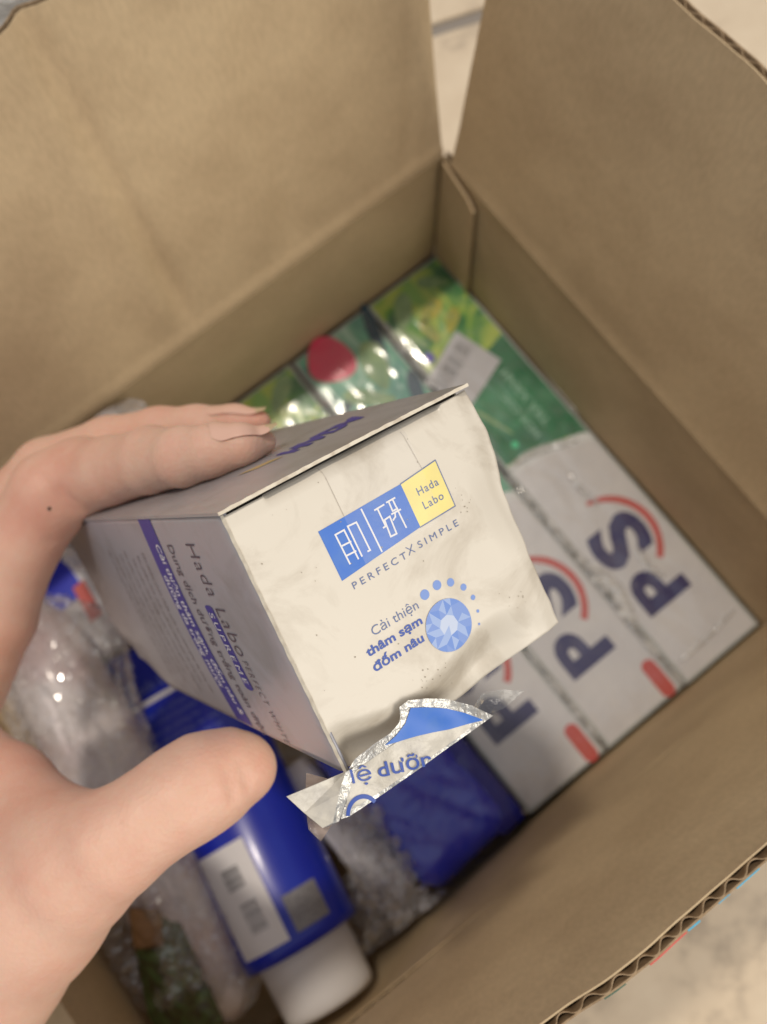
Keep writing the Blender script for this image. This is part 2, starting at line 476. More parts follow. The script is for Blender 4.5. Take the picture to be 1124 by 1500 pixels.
rim_print('colour_print', TEALP, xr(886, 1440), xr(850, 1458), .08, .03)

# glue tab inside the back corner
V, F = sheet(lambda s, t: np.array([.10 + .10 * crease(s - 1, .15), .25 + s * (2.2 + .5 * (1 - t)), ZI + t * (H_ - ZI - .1 - .9 * s) + .0]), 20, 20, .12, (1, 0, 0))
part(carton, 'glue_tab', V, F, KRAFT, uvs=[(v[1] * S, v[2] * S) for v in V], smooth=False)

# ------------------------------------------------------------------ toothpaste boxes
def leaf_mat(name, cols, scale, dist):
    m = bpy.data.materials.new(name); m.use_nodes = True
    nt = m.node_tree; p = nt.nodes['Principled BSDF']; L = nt.links.new
    p.inputs['Roughness'].default_value = .3
    tc = N(nt, 'ShaderNodeTexCoord')
    no = N(nt, 'ShaderNodeTexNoise'); no.inputs['Scale'].default_value = scale; no.inputs['Detail'].default_value = 3; no.inputs['Distortion'].default_value = dist
    L(tc.outputs['Object'], no.inputs['Vector'])
    cr = N(nt, 'ShaderNodeValToRGB'); cr.color_ramp.interpolation = 'B_SPLINE'
    els = cr.color_ramp.elements
    for i, (pos, c) in enumerate(cols):
        e = els[i] if i < 2 else els.new(pos)
        e.position = pos; e.color = (*lin(c), 1)
    L(no.outputs['Fac'], cr.inputs[0]); L(cr.outputs[0], p.inputs['Base Color'])
    return m
LEAF1 = leaf_mat('herb_print', [(.30, (22, 96, 66)), (.75, (170, 210, 100)), (.42, (40, 130, 66)), (.50, (120, 180, 70)), (.58, (214, 222, 100)), (.66, (84, 170, 78))], 32, 1.6)
LEAF2 = leaf_mat('teal_print', [(.30, (22, 104, 92)), (.75, (200, 230, 210)), (.42, (60, 156, 136)), (.52, (140, 200, 170)), (.62, (60, 160, 124))], 30, 1.8)
DKGREEN = leaf_mat('deep_green_print', [(.3, (18, 98, 62)), (.75, (70, 160, 112)), (.5, (32, 124, 80))], 40, 1.0)
SILVER = pmat('silver_white_print', (.74, .735, .75), .26, .6, coat=.3, metallic=.05, bump=(60, .25, .002), mottle=(50, (.80, .79, .79), .4, .7))
GREYGREEN = pmat('grey_green_side', (.46, .50, .48), .4)
NAVYF = pmat('faded_navy_print', lin((40, 36, 100)), .35, mottle=(90, lin((74, 76, 126)), .5, .85))
REDF = pmat('faded_red_print', lin((208, 84, 76)), .4, mottle=(90, lin((214, 130, 120)), .5, .8))
STICK = pmat('paper_sticker', (.60, .60, .63), .55)
BAR = pmat('barcode_ink', (.06, .06, .07), .6)
LIGHTG = pmat('pale_lettering', lin((150, 200, 175)), .4)
WAVEW = pmat('white_wave_print', (.85, .88, .88), .25)
WRAP = film_mat('shrink_film', haze=.045, rough=.13, bscale=90, gloss=.45, base=.05, bump=False)
YLEAF = pmat('lemon_print', lin((206, 190, 60)), .35, mottle=(130, lin((140, 160, 60)), .35, .65))
PLEAF = pmat('pale_leaf_print', lin((158, 190, 130)), .35, mottle=(120, lin((110, 150, 100)), .35, .65))
PURP = pmat('purple_print', lin((90, 80, 190)), .35)
HOLO = pmat('mint_hologram', lin((90, 235, 170)), .2)
TEAL2 = pmat('dark_teal_print', lin((26, 70, 90)), .35)

def poly(pts, z):
    return [(x, y, z) for x, y in pts], [tuple(range(len(pts)))]
def disc(cx, cy, rx, ry, z, rot=0, n=28):
    pts = []
    for i in range(n):
        a = 2 * math.pi * i / n; x, y = rx * math.cos(a), ry * math.sin(a)
        pts.append((cx + x * math.cos(rot) - y * math.sin(rot), cy + x * math.sin(rot) + y * math.cos(rot)))
    return poly(pts, z)
def prism(pts, z, h=.01):
    n = len(pts)
    V = [(x, y, z) for x, y in pts] + [(x, y, z + h) for x, y in pts]
    F = [tuple(range(n))[::-1], tuple(range(n, 2 * n))] + [(i, (i + 1) % n, (i + 1) % n + n, i + n) for i in range(n)]
    return V, F
def leafpts(cx, cy, l, w, rot, n=10):
    pts = []
    for i in range(n):
        t = i / n; a = 2 * math.pi * t
        x = l * math.cos(a); y = w * math.sin(a) * (1 - .3 * math.cos(a))
        pts.append((cx + x * math.cos(rot) - y * math.sin(rot), cy + x * math.sin(rot) + y * math.cos(rot)))
    return pts

random.seed(4)
GRP = 'toothpaste boxes lying side by side on the carton bottom'
labels = ['toothpaste box against the right wall, barcode sticker on its green leaf print',
          'middle toothpaste box of the row, with a round crimson print at its far end',
          'toothpaste box beside the blue wrapped pack, mostly hidden under the held box']
for k in range(3):
    x0 = .12 + k * 4.53; x1 = x0 + 4.36; yb0, yb1 = .25, W_ - .15 - .05 * k; dz = (0, -.05, .02)[k]
    t = thing('toothpaste_box', labels[k], 'toothpaste box', ((x0 + x1) / 2, 12, ZI + .05), GRP)
    V, F = rbox(x0, yb0, ZI + .05, x1, yb1, dz, .09, 2)
    part(t, 'carton_body', V, F, GREYGREEN)
    zt = dz + .012
    m_ = .15
    # lower pale print with a wavy upper border, upper leafy print
    def wave(s):
        return 12.0 - 1.15 * s ** .6 + .05 * math.sin(s * 8)
    ns = 24
    V, F = sheet(lambda s, q: (x0 + m_ + (x1 - x0 - 2 * m_) * s, wave(s) + (yb1 - m_ - wave(s)) * q, zt), ns, 24, .006, (0, 0, 1))
    part(t, 'silver_print', V, F, SILVER)
    V, F = sheet(lambda s, q: (x0 + m_ + (x1 - x0 - 2 * m_) * s, yb0 + m_ + (wave(s) - yb0 - m_) * q, zt), ns, 24, .006, (0, 0, 1))
    part(t, 'leaf_print', V, F, (LEAF1, LEAF2, LEAF1)[k])
    V, F = sheet(lambda s, q: (x0 + m_ + (x1 - x0 - 2 * m_) * s, wave(s) - .25 + .48 * q, zt + .008), ns, 2, .006, (0, 0, 1))
    part(t, 'white_wave', V, F, WAVEW)
    zz = zt + .016
    if k == 0:      # deep green field with small lettering next to the wave
        V, F = sheet(lambda s, q: (x0 + .15 + (x1 - x0 - .3) * s, 5.4 + 1.2 * (1 - s) * s + (wave(s) - .3 - 5.4 - 1.2 * (1 - s) * s) * q, zt + .008), ns, 12, .004, (0, 0, 1))
        part(t, 'green_field', V, F, DKGREEN)
        for (tx, y_, w_, h_, b) in (('TRÀ XANH', 10.2, 3.3, .42, 1.25), ('HOA CÚC', 10.4, 2.6, .34, 2.05)):
            TV, TF = fit_text(tx, w_, h_, .01)
            part(t, 'small_lettering', [(b + q[1], y_ - q[0], zz) for q in TV], TF, LIGHTG)
        for (cx, cy, l, w, r, mt) in ((3.3, 1.6, 1.0, .42, .9, PLEAF), (2.2, 2.4, .75, .38, .3, YLEAF), (2.9, 3.2, .7, .3, 1.6, YLEAF), (3.9, 2.9, 1.0, .35, 2.1, PLEAF), (1.2, 1.3, .8, .3, 2.5, PLEAF),
                                      (1.7, 3.4, .7, .3, .7, YLEAF), (3.8, 4.2, .28, .3, 0, PURP), (3.9, 6.6, .9, .14, 1.4, PLEAF), (3.4, 8.6, 1.1, .10, 1.9, PLEAF)):
            V, F = prism(leafpts(cx, cy, l, w, r, 16), zz, .006); part(t, 'printed_leaf', V, F, mt)
        V, F = prism(leafpts(3.35, 10.05, .16, .16, 0, 16), zz + .006, .006); part(t, 'hologram_dot', V, F, HOLO)
        # barcode sticker
        q = [onz(*c, 0)[:2] for c in ((668, 486), (734, 528), (690, 596), (622, 562))]
        V, F = prism([tuple(a) for a in q], .05, .02); st = part(t, 'barcode_sticker', V, F, STICK)
        ex = (q[1] - q[0]); ey = (q[3] - q[0])
        V, F = [], []
        for i in range(26):
            s0 = .07 + i * .033; wd = random.choice((.006, .011, .018))
            for (ya, yb) in (((.12, .46), (.12, .42))[i % 2],):
                P_ = [q[0] + ex * (ya) + ey * s0, q[0] + ex * yb + ey * s0, q[0] + ex * yb + ey * (s0 + wd), q[0] + ex * ya + ey * (s0 + wd)]
                b_ = len(V); V += [(a[0], a[1], .075) for a in P_]; F.append((b_, b_ + 1, b_ + 2, b_ + 3))
        bo = mesh('barcode', V, F, BAR, parent=st, offset=tuple(t.location))
    if k == 1:
        V, F = prism(leafpts(7.6, 1.35, 1.12, 1.22, .2, 28), zz, .006); part(t, 'crimson_print', V, F, PINK)
        for (cx, cy, l, w, r, mt) in ((6.0, 2.9, 1.35, .62, 1.3, PLEAF), (5.15, 1.9, 2.0, .30, 1.25, TEAL2), (7.2, 4.0, 1.3, .4, 2.4, PLEAF), (5.3, 5.2, 1.2, .34, 1.2, TEAL2), (8.2, 3.6, .8, .2, .7, TEAL2)):
            V, F = prism(leafpts(cx, cy, l, w, r, 16), zz - (.004 if mt is TEAL2 else 0), .006); part(t, 'printed_leaf', V, F, mt)
    if k == 2:
        for (cx, cy, l, w, r) in ((10.4, 1.2, 1.0, .4, .6), (12.0, 2.0, .9, .35, 2.0), (11.2, 3.4, 1.1, .4, 1.2)):
            V, F = prism(leafpts(cx, cy, l, w, r, 16), zz, .006); part(t, 'printed_leaf', V, F, PLEAF)
    # P S lettering: reads towards the far end, letter tops away from the right wall
    dxk = 4.53 * k
    for ch, yb_, w_, h_ in (('P', 20.1, 1.95, 2.3), ('S', 17.6, 2.15, 2.6)):
        TV, TF = fit_text(ch, w_, h_, .045)
        b_ = 1.45 if ch == 'P' else 1.30
        part(t, 'brand_lettering', [(b_ + dxk + q[1], yb_ - q[0], zz) for q in TV], TF, NAVYF)
    # red swoosh
    pts_o, pts_i = [], []
    for i in range(25):
        a = math.radians(-80 + 132 * i / 24); wd = .33 * (1 - .5 * max(0, 1 - i / 8) ** 2)
        cx, cy, rr = 2.98 + dxk, 16.5, 2.22
        # arc bulges towards the right wall (small x)
        pts_o.append((cx - (rr + wd / 2) * math.cos(a), cy + (rr + wd / 2) * math.sin(a)))
        pts_i.append((cx - (rr - wd / 2) * math.cos(a), cy + (rr - wd / 2) * math.sin(a)))
    V = [(x, y, zz) for x, y in pts_o] + [(x, y, zz) for x, y in pts_i]
    F = [(i, i + 1, 26 + i, 25 + i) for i in range(24)]
    part(t, 'red_swoosh', V, F, REDF)
    if k:
        pts = []
        for i in range(32):
            a = 2 * math.pi * i / 32
            pts.append((x0 + .62 + .34 * math.cos(a), 22.3 + (.62 if math.sin(a) > 0 else -.62) * (abs(math.sin(a)) > .01) + .34 * math.sin(a)))
        V, F = prism(pts, zz, .006); part(t, 'red_label', V, F, RED)
        TV, TF = fit_text('MỚI', 1.2, .24, .0)
        part(t, 'small_lettering', [(x0 + .5 + q[1], 22.9 - q[0], zz + .012) for q in TV], TF, REDF)
    # clear wrap round this box
    def wr(s, q):
        x = x0 - .05 + (x1 - x0 + .1) * s; y = yb0 + .05 + (yb1 - yb0 - .1) * q
        rid = abs(noise.noise(Vector((x * .9 + k * 5, y * .35, 1)))) * .09 + abs(noise.noise(Vector((x * 2.2 + y * .6, y * 1.0, 7 + k)))) * .04
        ed = min(s, 1 - s) * 2
        return (x, y, dz + .07 + rid * min(1, ed * 4))
    V, F = sheet(wr, 40, 120)
    o = part(t, 'clear_wrap', V, F, WRAP, smooth=True)

# folded film strips added over the row, whitened to paint in the wrap's highlight streaks
GLARESTRIP = film_mat('film_glare_strip', haze=.45, hazecol=(.97, .99, 1.0), rough=.12, bscale=120, gloss=.6, base=.16, bump=False)
tb0 = bpy.data.objects['toothpaste_box']
def film_ridge(pts, w, h, seed, zb=.12, parent=tb0):
    rnd = random.Random(seed)
    P = [onz(*c, .1)[:2] for c in pts]
    L_ = [0]
    for a, b in zip(P[:-1], P[1:]): L_.append(L_[-1] + np.linalg.norm(b - a))
    n = max(6, int(L_[-1] / .16)); V = []
    for i in range(n + 1):
        q = L_[-1] * i / n
        x = np.interp(q, L_, [p[0] for p in P]); y = np.interp(q, L_, [p[1] for p in P])
        q2 = min(L_[-1], q + .1); d = np.array([np.interp(q2, L_, [p[0] for p in P]) - np.interp(q2 - .2, L_, [p[0] for p in P]), np.interp(q2, L_, [p[1] for p in P]) - np.interp(q2 - .2, L_, [p[1] for p in P])])
        d /= np.linalg.norm(d) + 1e-9; nn = np.array([-d[1], d[0]])
        e = max(0.0, math.sin(math.pi * i / n)) ** .4
        for k, (o, hh_) in enumerate(((-1, 0), (-.45, .7), (0, 1), (.5, .6), (1, 0))):
            ww = w * e * (1 + .5 * rnd.uniform(-1, 1) * (k not in (0, 4)))
            V.append((x + nn[0] * o * ww, y + nn[1] * o * ww, zb + h * hh_ * e * rnd.uniform(.5, 1.3)))
    F = grid_faces(n, 4)
    mesh('film_glare_strip', V, F, GLARESTRIP, parent=parent, offset=tuple(parent.location))
film_ridge([(742, 694), (860, 832), (930, 920), (1004, 1006)], .22, .16, 1)
film_ridge([(850, 815), (905, 862), (935, 925)], .30, .14, 2)
film_ridge([(745, 688), (770, 668), (805, 654), (850, 644)], .20, .12, 3)
film_ridge([(992, 972), (1040, 930), (1080, 888)], .12, .10, 4)
film_ridge([(832, 690), (850, 715), (880, 740)], .16, .10, 5)
film_ridge([(930, 800), (950, 830), (975, 845)], .2, .10, 6)
film_ridge([(700, 430), (780, 520), (850, 610)], .10, .12, 7)
film_ridge([(560, 470), (600, 520), (640, 565)], .18, .12, 8)
film_ridge([(770, 950), (850, 1050), (890, 1100)], .16, .12, 9)

# ------------------------------------------------------------------ blue wrapped pack
def smooth_noise_shell(fn, nu, nv):
    return sheet(fn, nu, nv)
BLUEPACK = pmat('deep_blue_pack', lin((14, 40, 205)), .2, coat=.8, mottle=(30, lin((24, 52, 215)), .4, .7))
BLUEPACK2 = pmat('muted_blue_side', lin((30, 38, 150)), .4)
PACKW = pmat('pack_white', (.74, .73, .77), .4)
CLING = film_mat('cling_film', haze=.008, hazecol=(.70, .70, .78), rough=.07, bscale=130, gloss=.30, base=.03, bump=False)
CLINGH = film_mat('crumpled_film_mat', haze=.22, hazecol=(.93, .91, .95), rough=.07, bscale=190, gloss=.5, base=.10, bump=False)
def warp(V, amp, sc, seed=0):
    o = []
    for p in V:
        v = Vector(p) * sc + Vector((seed, seed * 2, 0))
        n = noise.noise_vector(v)
        o.append(np.array(p) + np.array(n) * amp)
    return o
def dense_box(x0, y0, z0, x1, y1, z1, n=3, r=.5, cuts=3):
    bm = bmesh.new(); bmesh.ops.create_cube(bm, size=2)
    bmesh.ops.subdivide_edges(bm, edges=bm.edges[:], cuts=2 ** cuts - 1, use_grid_fill=True)
    c = np.array([(x0 + x1) / 2, (y0 + y1) / 2, (z0 + z1) / 2]); h = np.array([(x1 - x0) / 2, (y1 - y0) / 2, (z1 - z0) / 2])
    V = []
    for v in bm.verts:
        q = np.array(v.co) * h
        inn = np.clip(q, -(h - r), h - r); d = q - inn; l = np.linalg.norm(d)
        V.append(c + inn + (d / l * r if l > 1e-9 else 0))
    bm.verts.index_update(); F = [[v.index for v in f.verts] for f in bm.faces]; bm.free()
    return V, F
def rotz(V, c, a):
    ca, sa = math.cos(a), math.sin(a)
    return [np.array([c[0] + (p[0] - c[0]) * ca - (p[1] - c[1]) * sa, c[1] + (p[0] - c[0]) * sa + (p[1] - c[1]) * ca, p[2]]) for p in V]
bp = thing('wrapped_blue_pack', 'blue and white pack in crumpled clear film, beside the toothpaste boxes', 'wrapped pack', (17, 20, ZI))
cpk = (17, 20)
V, F = dense_box(14.2, 14.8, ZI + .02, 19.2, 23.1, 1.3, r=1.1, cuts=5)
V = [p + np.array([0, 0, -.22 * abs(noise.noise(Vector((p[0] * .5 + p[1] * .35, p[1] * .12 - p[0] * .2, 3)))) - .12 * abs(noise.noise(Vector((p[0] * 1.3 + p[1], p[1] * .4, 8))))]) if p[2] > .2 else p for p in V]
part(bp, 'pack_body', rotz(V, cpk, .06), F, BLUEPACK, smooth=True)
V, F = dense_box(13.7, 17.4, ZI + .02, 15.2, 23.2, .9, r=.3, cuts=3)
part(bp, 'pack_side', rotz(V, cpk, .02), F, BLUEPACK2, smooth=True)
V, F = dense_box(14.1, 14.4, ZI + .03, 17.6, 17.3, .72, r=.35, cuts=3)
part(bp, 'white_end', rotz(V, cpk, .06), F, PACKW, smooth=True)
V, F = dense_box(19.2, 14.8, ZI + .03, 21.0, 22.0, .7, r=.5, cuts=3)
part(bp, 'white_side', rotz(V, cpk, .10), F, PACKW, smooth=True)
V, F = dense_box(13.7, 13.6, ZI + .01, 20.8, 23.3, 1.6, r=1.0, cuts=5)
V = warp(V, .28, .55, 3); V = warp(V, .12, 1.6, 9)
part(bp, 'clear_film', V, F, CLING)

def crumple(cx, cy, cz, rx, ry, rz, seed, cuts=5, amp=.5, rot=0):
    V, F = dense_box(-1, -1, -1, 1, 1, 1, r=.95, cuts=cuts)
    o = []
    for p in V:
        q = np.array(p) * 1.0
        n1 = noise.noise(Vector(q * 1.6) + Vector((seed, 0, 0))); n2 = abs(noise.noise(Vector(q * 3.7) + Vector((0, seed, 3)))); n3 = abs(noise.noise(Vector(q * 8) + Vector((3, seed, 3))))
        r = 1 + amp * n1 - amp * .9 * n2 - amp * .4 * n3
        o.append(q * r * np.array([rx, ry, rz]))
    o = rotz(o, (0, 0), rot)
    return [a + np.array([cx, cy, cz]) for a in o], F
FOLD = film_mat('folded_film', haze=.26, hazecol=(.97, .96, 1.0), rough=.07, bscale=120, gloss=.5, base=.12, bump=False)
def crinkle(V, amp, seed):
    rnd = random.Random(seed)
    return [np.array(p) + np.array([rnd.gauss(0, 1), rnd.gauss(0, 1), rnd.gauss(0, 1)]) * amp for p in V]
def fold_sheet(px4, zc, amp, seed, n=34, sc=(4, 9), stretch=1.0):
    q = [onz(*c, z_) for c, z_ in zip(px4, zc)]
    def fn(s, t):
        p = q[0] * (1 - s) * (1 - t) + q[1] * s * (1 - t) + q[2] * s * t + q[3] * (1 - s) * t
        w1 = noise.noise(Vector((s * sc[0] + seed, t * sc[0] * stretch, 1)))
        rid = abs(noise.noise(Vector((s * sc[1] + seed, t * sc[1] * stretch + w1, 2)))) + .5 * abs(noise.noise(Vector((s * sc[1] * 2.1, t * sc[1] * 2.1 * stretch + seed, 3))))
        side = noise.noise_vector(Vector((s * sc[0] * 1.5, t * sc[0] * 1.5, seed)))
        v = p + np.array([side[0] * amp * .7, side[1] * amp * .7, amp * (w1 * .8 - rid + .7)])
        v[1] = min(v[1], W_ - .1); v[2] = max(v[2], ZI + .2)
        return v
    return sheet(fn, n, n)
for i_, (px4, zc, amp, st_) in enumerate(((((505, 1270), (660, 1310), (640, 1415), (520, 1440)), (-.5, .6, -.6, -1.2), .9, 1.0),
                                     (((520, 1180), (600, 1260), (610, 1400), (530, 1390)), (.8, 1.0, -.4, -.4), .8, .5),
                                                                     (((480, 1160), (560, 1180), (600, 1330), (520, 1330)), (1.0, 1.2, .6, .3), .6, .4))):
    V, F = fold_sheet(px4, zc, amp, 3 + i_ * 5, stretch=st_)
    part(bp, 'film_fold', crinkle(V, .015, i_), F, FOLD)

# ------------------------------------------------------------------ blue tube
TUBEB = pmat('tube_blue', lin((14, 38, 178)), .33, coat=.25, mottle=(25, lin((22, 50, 190)), .4, .7))
CAPW = pmat('tube_cap_white', (.74, .72, .71), .35)
TXTF = pmat('faint_blue_lettering', lin((110, 124, 205)), .45)
zt_ = 1.2
A0 = onz(216, 927, zt_); A1 = onz(487, 1470, zt_ + .6)
A1 = A1 + np.array([0, 0, 0]); LT = np.linalg.norm(A1 - A0)
dT = (A1 - A0) / LT
nT = np.cross(dT, (0, 0, 1)); nT /= np.linalg.norm(nT)
uT = np.cross(nT, dT)
pxu = lambda s: s / 605.0
CAPS = .85
def tube_pt(s, th, off=0.0):
    """s 0 crimp ..1 cap end; th angle from the up direction towards the photo's right"""
    k = min(1, s / CAPS)
    w = 2.50 * (1.0 + .12 * (1 - k)); hgt = 2.40 * (1 - (1 - k) ** 2.2 * .96)
    if s > CAPS: w = hgt = 2.0 - .06 * (s - CAPS) / (1 - CAPS)
    return A0 + dT * (s * LT) + nT * sgn * (w + off) * math.sin(th) + uT * (hgt + off) * math.cos(th) + uT * (-1.3 * (1 - k) ** 1.5)
sgn = 1
# orientation: +th should go to the photo's right
def pr(P):
    c = RC @ np.array(P) + TC; return CX + FPX * c[0] / c[2], CY + FPX * c[1] / c[2]
if pr(tube_pt(.5, 1))[0] < pr(tube_pt(.5, -1))[0]: sgn = -1
tube = thing('cleanser_tube', 'blue squeeze tube with white cap and barcode sticker, under the thumb', 'tube', (24, 15, ZI))
def tub(s0, s1, ns, na, off=0):
    V = [tube_pt(s0 + (s1 - s0) * i / ns, 2 * math.pi * j / na, off) for i in range(ns + 1) for j in range(na)]
    F = [(i * na + j, i * na + (j + 1) % na, (i + 1) * na + (j + 1) % na, (i + 1) * na + j) for i in range(ns) for j in range(na)]
    return V, F
V, F = tub(.0, CAPS - .001, 40, 64); F += [tuple(range(64))[::-1], tuple(40 * 64 + j for j in range(64))]
part(tube, 'tube_body', V, F, TUBEB, smooth=True)
V, F = tub(CAPS + .002, .985, 10, 64)
b_ = len(V)
for rr, ss in ((.94, .997), (.85, 1.0)):
    V += [A0 + dT * (ss * LT) + (tube_pt(.985, 2 * math.pi * j / 64) - A0 - dT * (.985 * LT)) * rr for j in range(64)]
F += [(10 * 64 + i * 64 + j, 10 * 64 + i * 64 + (j + 1) % 64, 11 * 64 + i * 64 + (j + 1) % 64, 11 * 64 + i * 64 + j) for i in range(2) for j in range(64)]
F.append(tuple(12 * 64 + j for j in range(64)))
part(tube, 'cap', V, F, CAPW, smooth=True)
def tdec(name, s0, s1, n0, n1, mat, off=.015, ns=8, na=8, skew=0.0, parent=None):
    R_ = 82.0
    V, F = sheet(lambda a, b: tube_pt(pxu(s0 + (s1 - s0) * a + skew * b), math.asin(max(-.99, min(.99, (n0 + (n1 - n0) * b) / R_))), off), ns, na)
    return mesh(name, V, F, mat, parent=parent or tube, offset=tuple(tube.location), smooth=True)
STICKW = pmat('white_sticker', (.84, .83, .85), .5)
st = tdec('barcode_sticker', 342, 494, -66, 2, STICKW, .02)
random.seed(7)
for g, (a0, a1) in enumerate(((372, 402), (424, 468))):
    for i in range(12):
        s_ = a0 + (a1 - a0) * i / 12
        tdec('barcode_bar', s_, s_ + random.choice((.9, 1.6)), -42 + 4 * g, -18 + 4 * g, BAR, .035, 1, 4, parent=st)
CODE = pmat('grey_sticker', (.30, .30, .32), .5, mottle=(900, (.20, .20, .22), .45, .6))
tdec('plain_sticker', 440, 492, 14, 58, CODE, .02)
tdec('white_rule', 92, 100, -68, 40, WHITEP, .02, 2, 14)
def ttext(body, s0, n0, w, h, mat, bold=.0):
    TV, TF = fit_text(body, w, h, bold)
    # rows run across the tube
    V = [tube_pt(pxu(s0 - q[1]), math.asin(max(-.98, min(.98, (n0 + q[0]) / 82.0))), .02) for q in TV]
    part(tube, 'lettering', V, TF, mat)
ttext('Hada Labo', 80, -58, 76, 18, TXTF, .012)
rows = ['Kem rửa mặt dưỡng trắng da', 'PERFECT WHITE CLEANSER', 'Làm sạch sâu, dưỡng ẩm', 'Hướng dẫn sử dụng: lấy một', 'lượng vừa đủ ra lòng bàn tay', 'tạo bọt, massage nhẹ nhàng', 'rửa sạch lại với nước', 'Bảo quản nơi khô ráo', 'thoáng mát, tránh ánh sáng', 'Thành phần: Water, Glycerin,', 'Myristic Acid, Arbutin', 'Thể tích thực: 80 g', 'NSX và HSD xem trên bao bì', 'Sản xuất tại Việt Nam']
for i, r_ in enumerate(rows):
    ttext(r_, 122 + i * 15.2, -70, 108 if len(r_) > 22 else 88, 7.5, TXTF, .008)

# ------------------------------------------------------------------ bubble wrapped bundle on the left, sachet and white-red pack
MAUVE = pmat('mauve_core', (.62, .47, .48), .4, coat=.5, mottle=(26, (.90, .84, .85), .4, .6))
BUB = film_mat('bubble_film', haze=.10, hazecol=(.95, .92, .93), rough=.10, bscale=150, gloss=.5, cell=False, base=.10, bump=False)
bb = thing('bubble_wrapped_bottle', 'long bottle in glinting crumpled bubble film, between the hand and the blue tube', 'wrapped bottle', (28, 12, ZI))
B0 = onz(28, 880, 2.2); B1 = onz(345, 1490, 1.2)
B1[1] = min(B1[1], W_ - .4)
LB = np.linalg.norm(B1 - B0); dB = (B1 - B0) / LB; nB = np.cross(dB, (0, 0, 1)); nB /= np.linalg.norm(nB); uB = np.cross(nB, dB)
def cap_tube(r0, amp, sc, ns, na, seed, zc=0):
    V = []
    for i in range(ns + 1):
        s = i / ns; rr = r0 * (min(1, math.sin(min(s, 1 - s) * math.pi * 2.2 + .02)) if min(s, 1 - s) < .227 else 1) ** .5
        for j in range(na):
            th = 2 * math.pi * j / na
            d_ = nB * math.sin(th) + uB * math.cos(th)
            q = B0 + dB * (s * LB) + d_ * rr
            ql = Vector((s * LB * .35, math.cos(th) * rr * 1.2, math.sin(th) * rr * 1.2))
            n_ = noise.noise(ql * sc + Vector((seed, 0, 0))) + .6 * abs(noise.noise(ql * sc * 2.7 + Vector((0, seed, 0))))
            V.append(q + d_ * amp * n_)
    F = [(i * na + j, i * na + (j + 1) % na, (i + 1) * na + (j + 1) % na, (i + 1) * na + j) for i in range(ns) for j in range(na)]
    F += [tuple(range(na))[::-1], tuple(ns * na + j for j in range(na))]
    return V, F
V, F = cap_tube(2.0, .12, .4, 30, 32, 1)
part(bb, 'bottle', V, F, MAUVE, smooth=True)
def bubble_tube(r0, amp, ns, na, seed, pitch=.62, bh=.13):
    V = []
    for i in range(ns + 1):
        s = i / ns; e_ = min(s, 1 - s); rr = r0 * (min(1, e_ / .12)) ** .5 if e_ < .12 else r0
        rr = max(rr, .05)
        for j in range(na):
            th = 2 * math.pi * j / na
            d_ = nB * math.sin(th) + uB * math.cos(th)
            a, b = s * LB, th * r0
            n_ = noise.noise(Vector((a * .16 + seed, math.cos(th) * 1.7, math.sin(th) * 1.7))) - 1.1 * abs(noise.noise(Vector((a * .25 + seed, math.cos(th) * 3.2, math.sin(th) * 3.2))))
            row = round(a / (pitch * .87)); off = (row % 2) * pitch / 2
            da = a - row * pitch * .87; db = (b - off + pitch / 2) % pitch - pitch / 2
            q2 = (da * da + db * db) / (pitch * .44) ** 2
            k = noise.noise(Vector((row * 3.1, round((b - off) / pitch) * 2.3, seed)))
            bub = bh * math.sqrt(max(0, 1 - q2)) * (.35 if k < -.12 else 1)
            V.append(B0 + dB * a + d_ * (rr + amp * n_ + bub))
    F = [(i * na + j, i * na + (j + 1) % na, (i + 1) * na + (j + 1) % na, (i + 1) * na + j) for i in range(ns) for j in range(na)]
    return V, F
def crinkle(V, amp, seed):
    rnd = random.Random(seed)
    return [np.array(p) + np.array([rnd.gauss(0, 1), rnd.gauss(0, 1), rnd.gauss(0, 1)]) * amp for p in V]
V, F = bubble_tube(2.7, 1.1, 150, 120, 2, bh=.0)
part(bb, 'bubble_film', crinkle(V, .048, 3), F, BUB)

lb = thing('film_bag', 'crumpled clear plastic bag rising behind the fingers along the left wall', 'plastic bag', (26, 4, ZI))
c_ = onz(85, 645, 9.5)
V, F = dense_box(c_[0] - 3.5, .6, ZI + .03, c_[0] + 3.2, 3.6, 9.6, r=1.6, cuts=5)
V = warp(V, .9, .45, 4); V = warp(V, .3, 1.5, 6)
V = [np.array([min(v[0], LX - .5), max(v[1], .45), v[2]]) for v in V]
part(lb, 'bag_film', V, F, CLINGH)
V, F = dense_box(c_[0] - 2.4, 1.2, ZI + .04, c_[0] + 2.6, 3.8, 4.0, r=.6, cuts=3)
part(lb, 'pale_contents', V, F, pmat('pale_contents', (.40, .39, .42), .5), smooth=True)

wr_ = thing('white_red_pack', 'white pack with red print and a blue end, behind the top of the blue tube', 'pack', (24, 3, ZI))
c_ = onz(125, 880, 0.0)
V, F = dense_box(c_[0] - 2.6, c_[1] - 2.4, ZI + .02, c_[0] + 2.2, c_[1] + 2.6, .0, r=.3, cuts=3)
part(wr_, 'pack_body', rotz(V, c_, .1), F, PACKW, smooth=True)
bpos = onz(88, 862, .02)
V, F = prism([(bpos[0] - .9, bpos[1] - 1.2), (bpos[0] + .9, bpos[1] - 1.2), (bpos[0] + .9, bpos[1] + .9), (bpos[0] - .9, bpos[1] + .9)], .01, .02)
part(wr_, 'blue_end', V, F, BLUEPACK)
rpos = onz(126, 882, .02)
V, F = prism([(rpos[0] - .5, rpos[1] - .9), (rpos[0] + .1, rpos[1] - .9), (rpos[0] + .35, rpos[1] + .9), (rpos[0] - .3, rpos[1] + .9)], .035, .02)
part(wr_, 'red_stripe', V, F, RED)

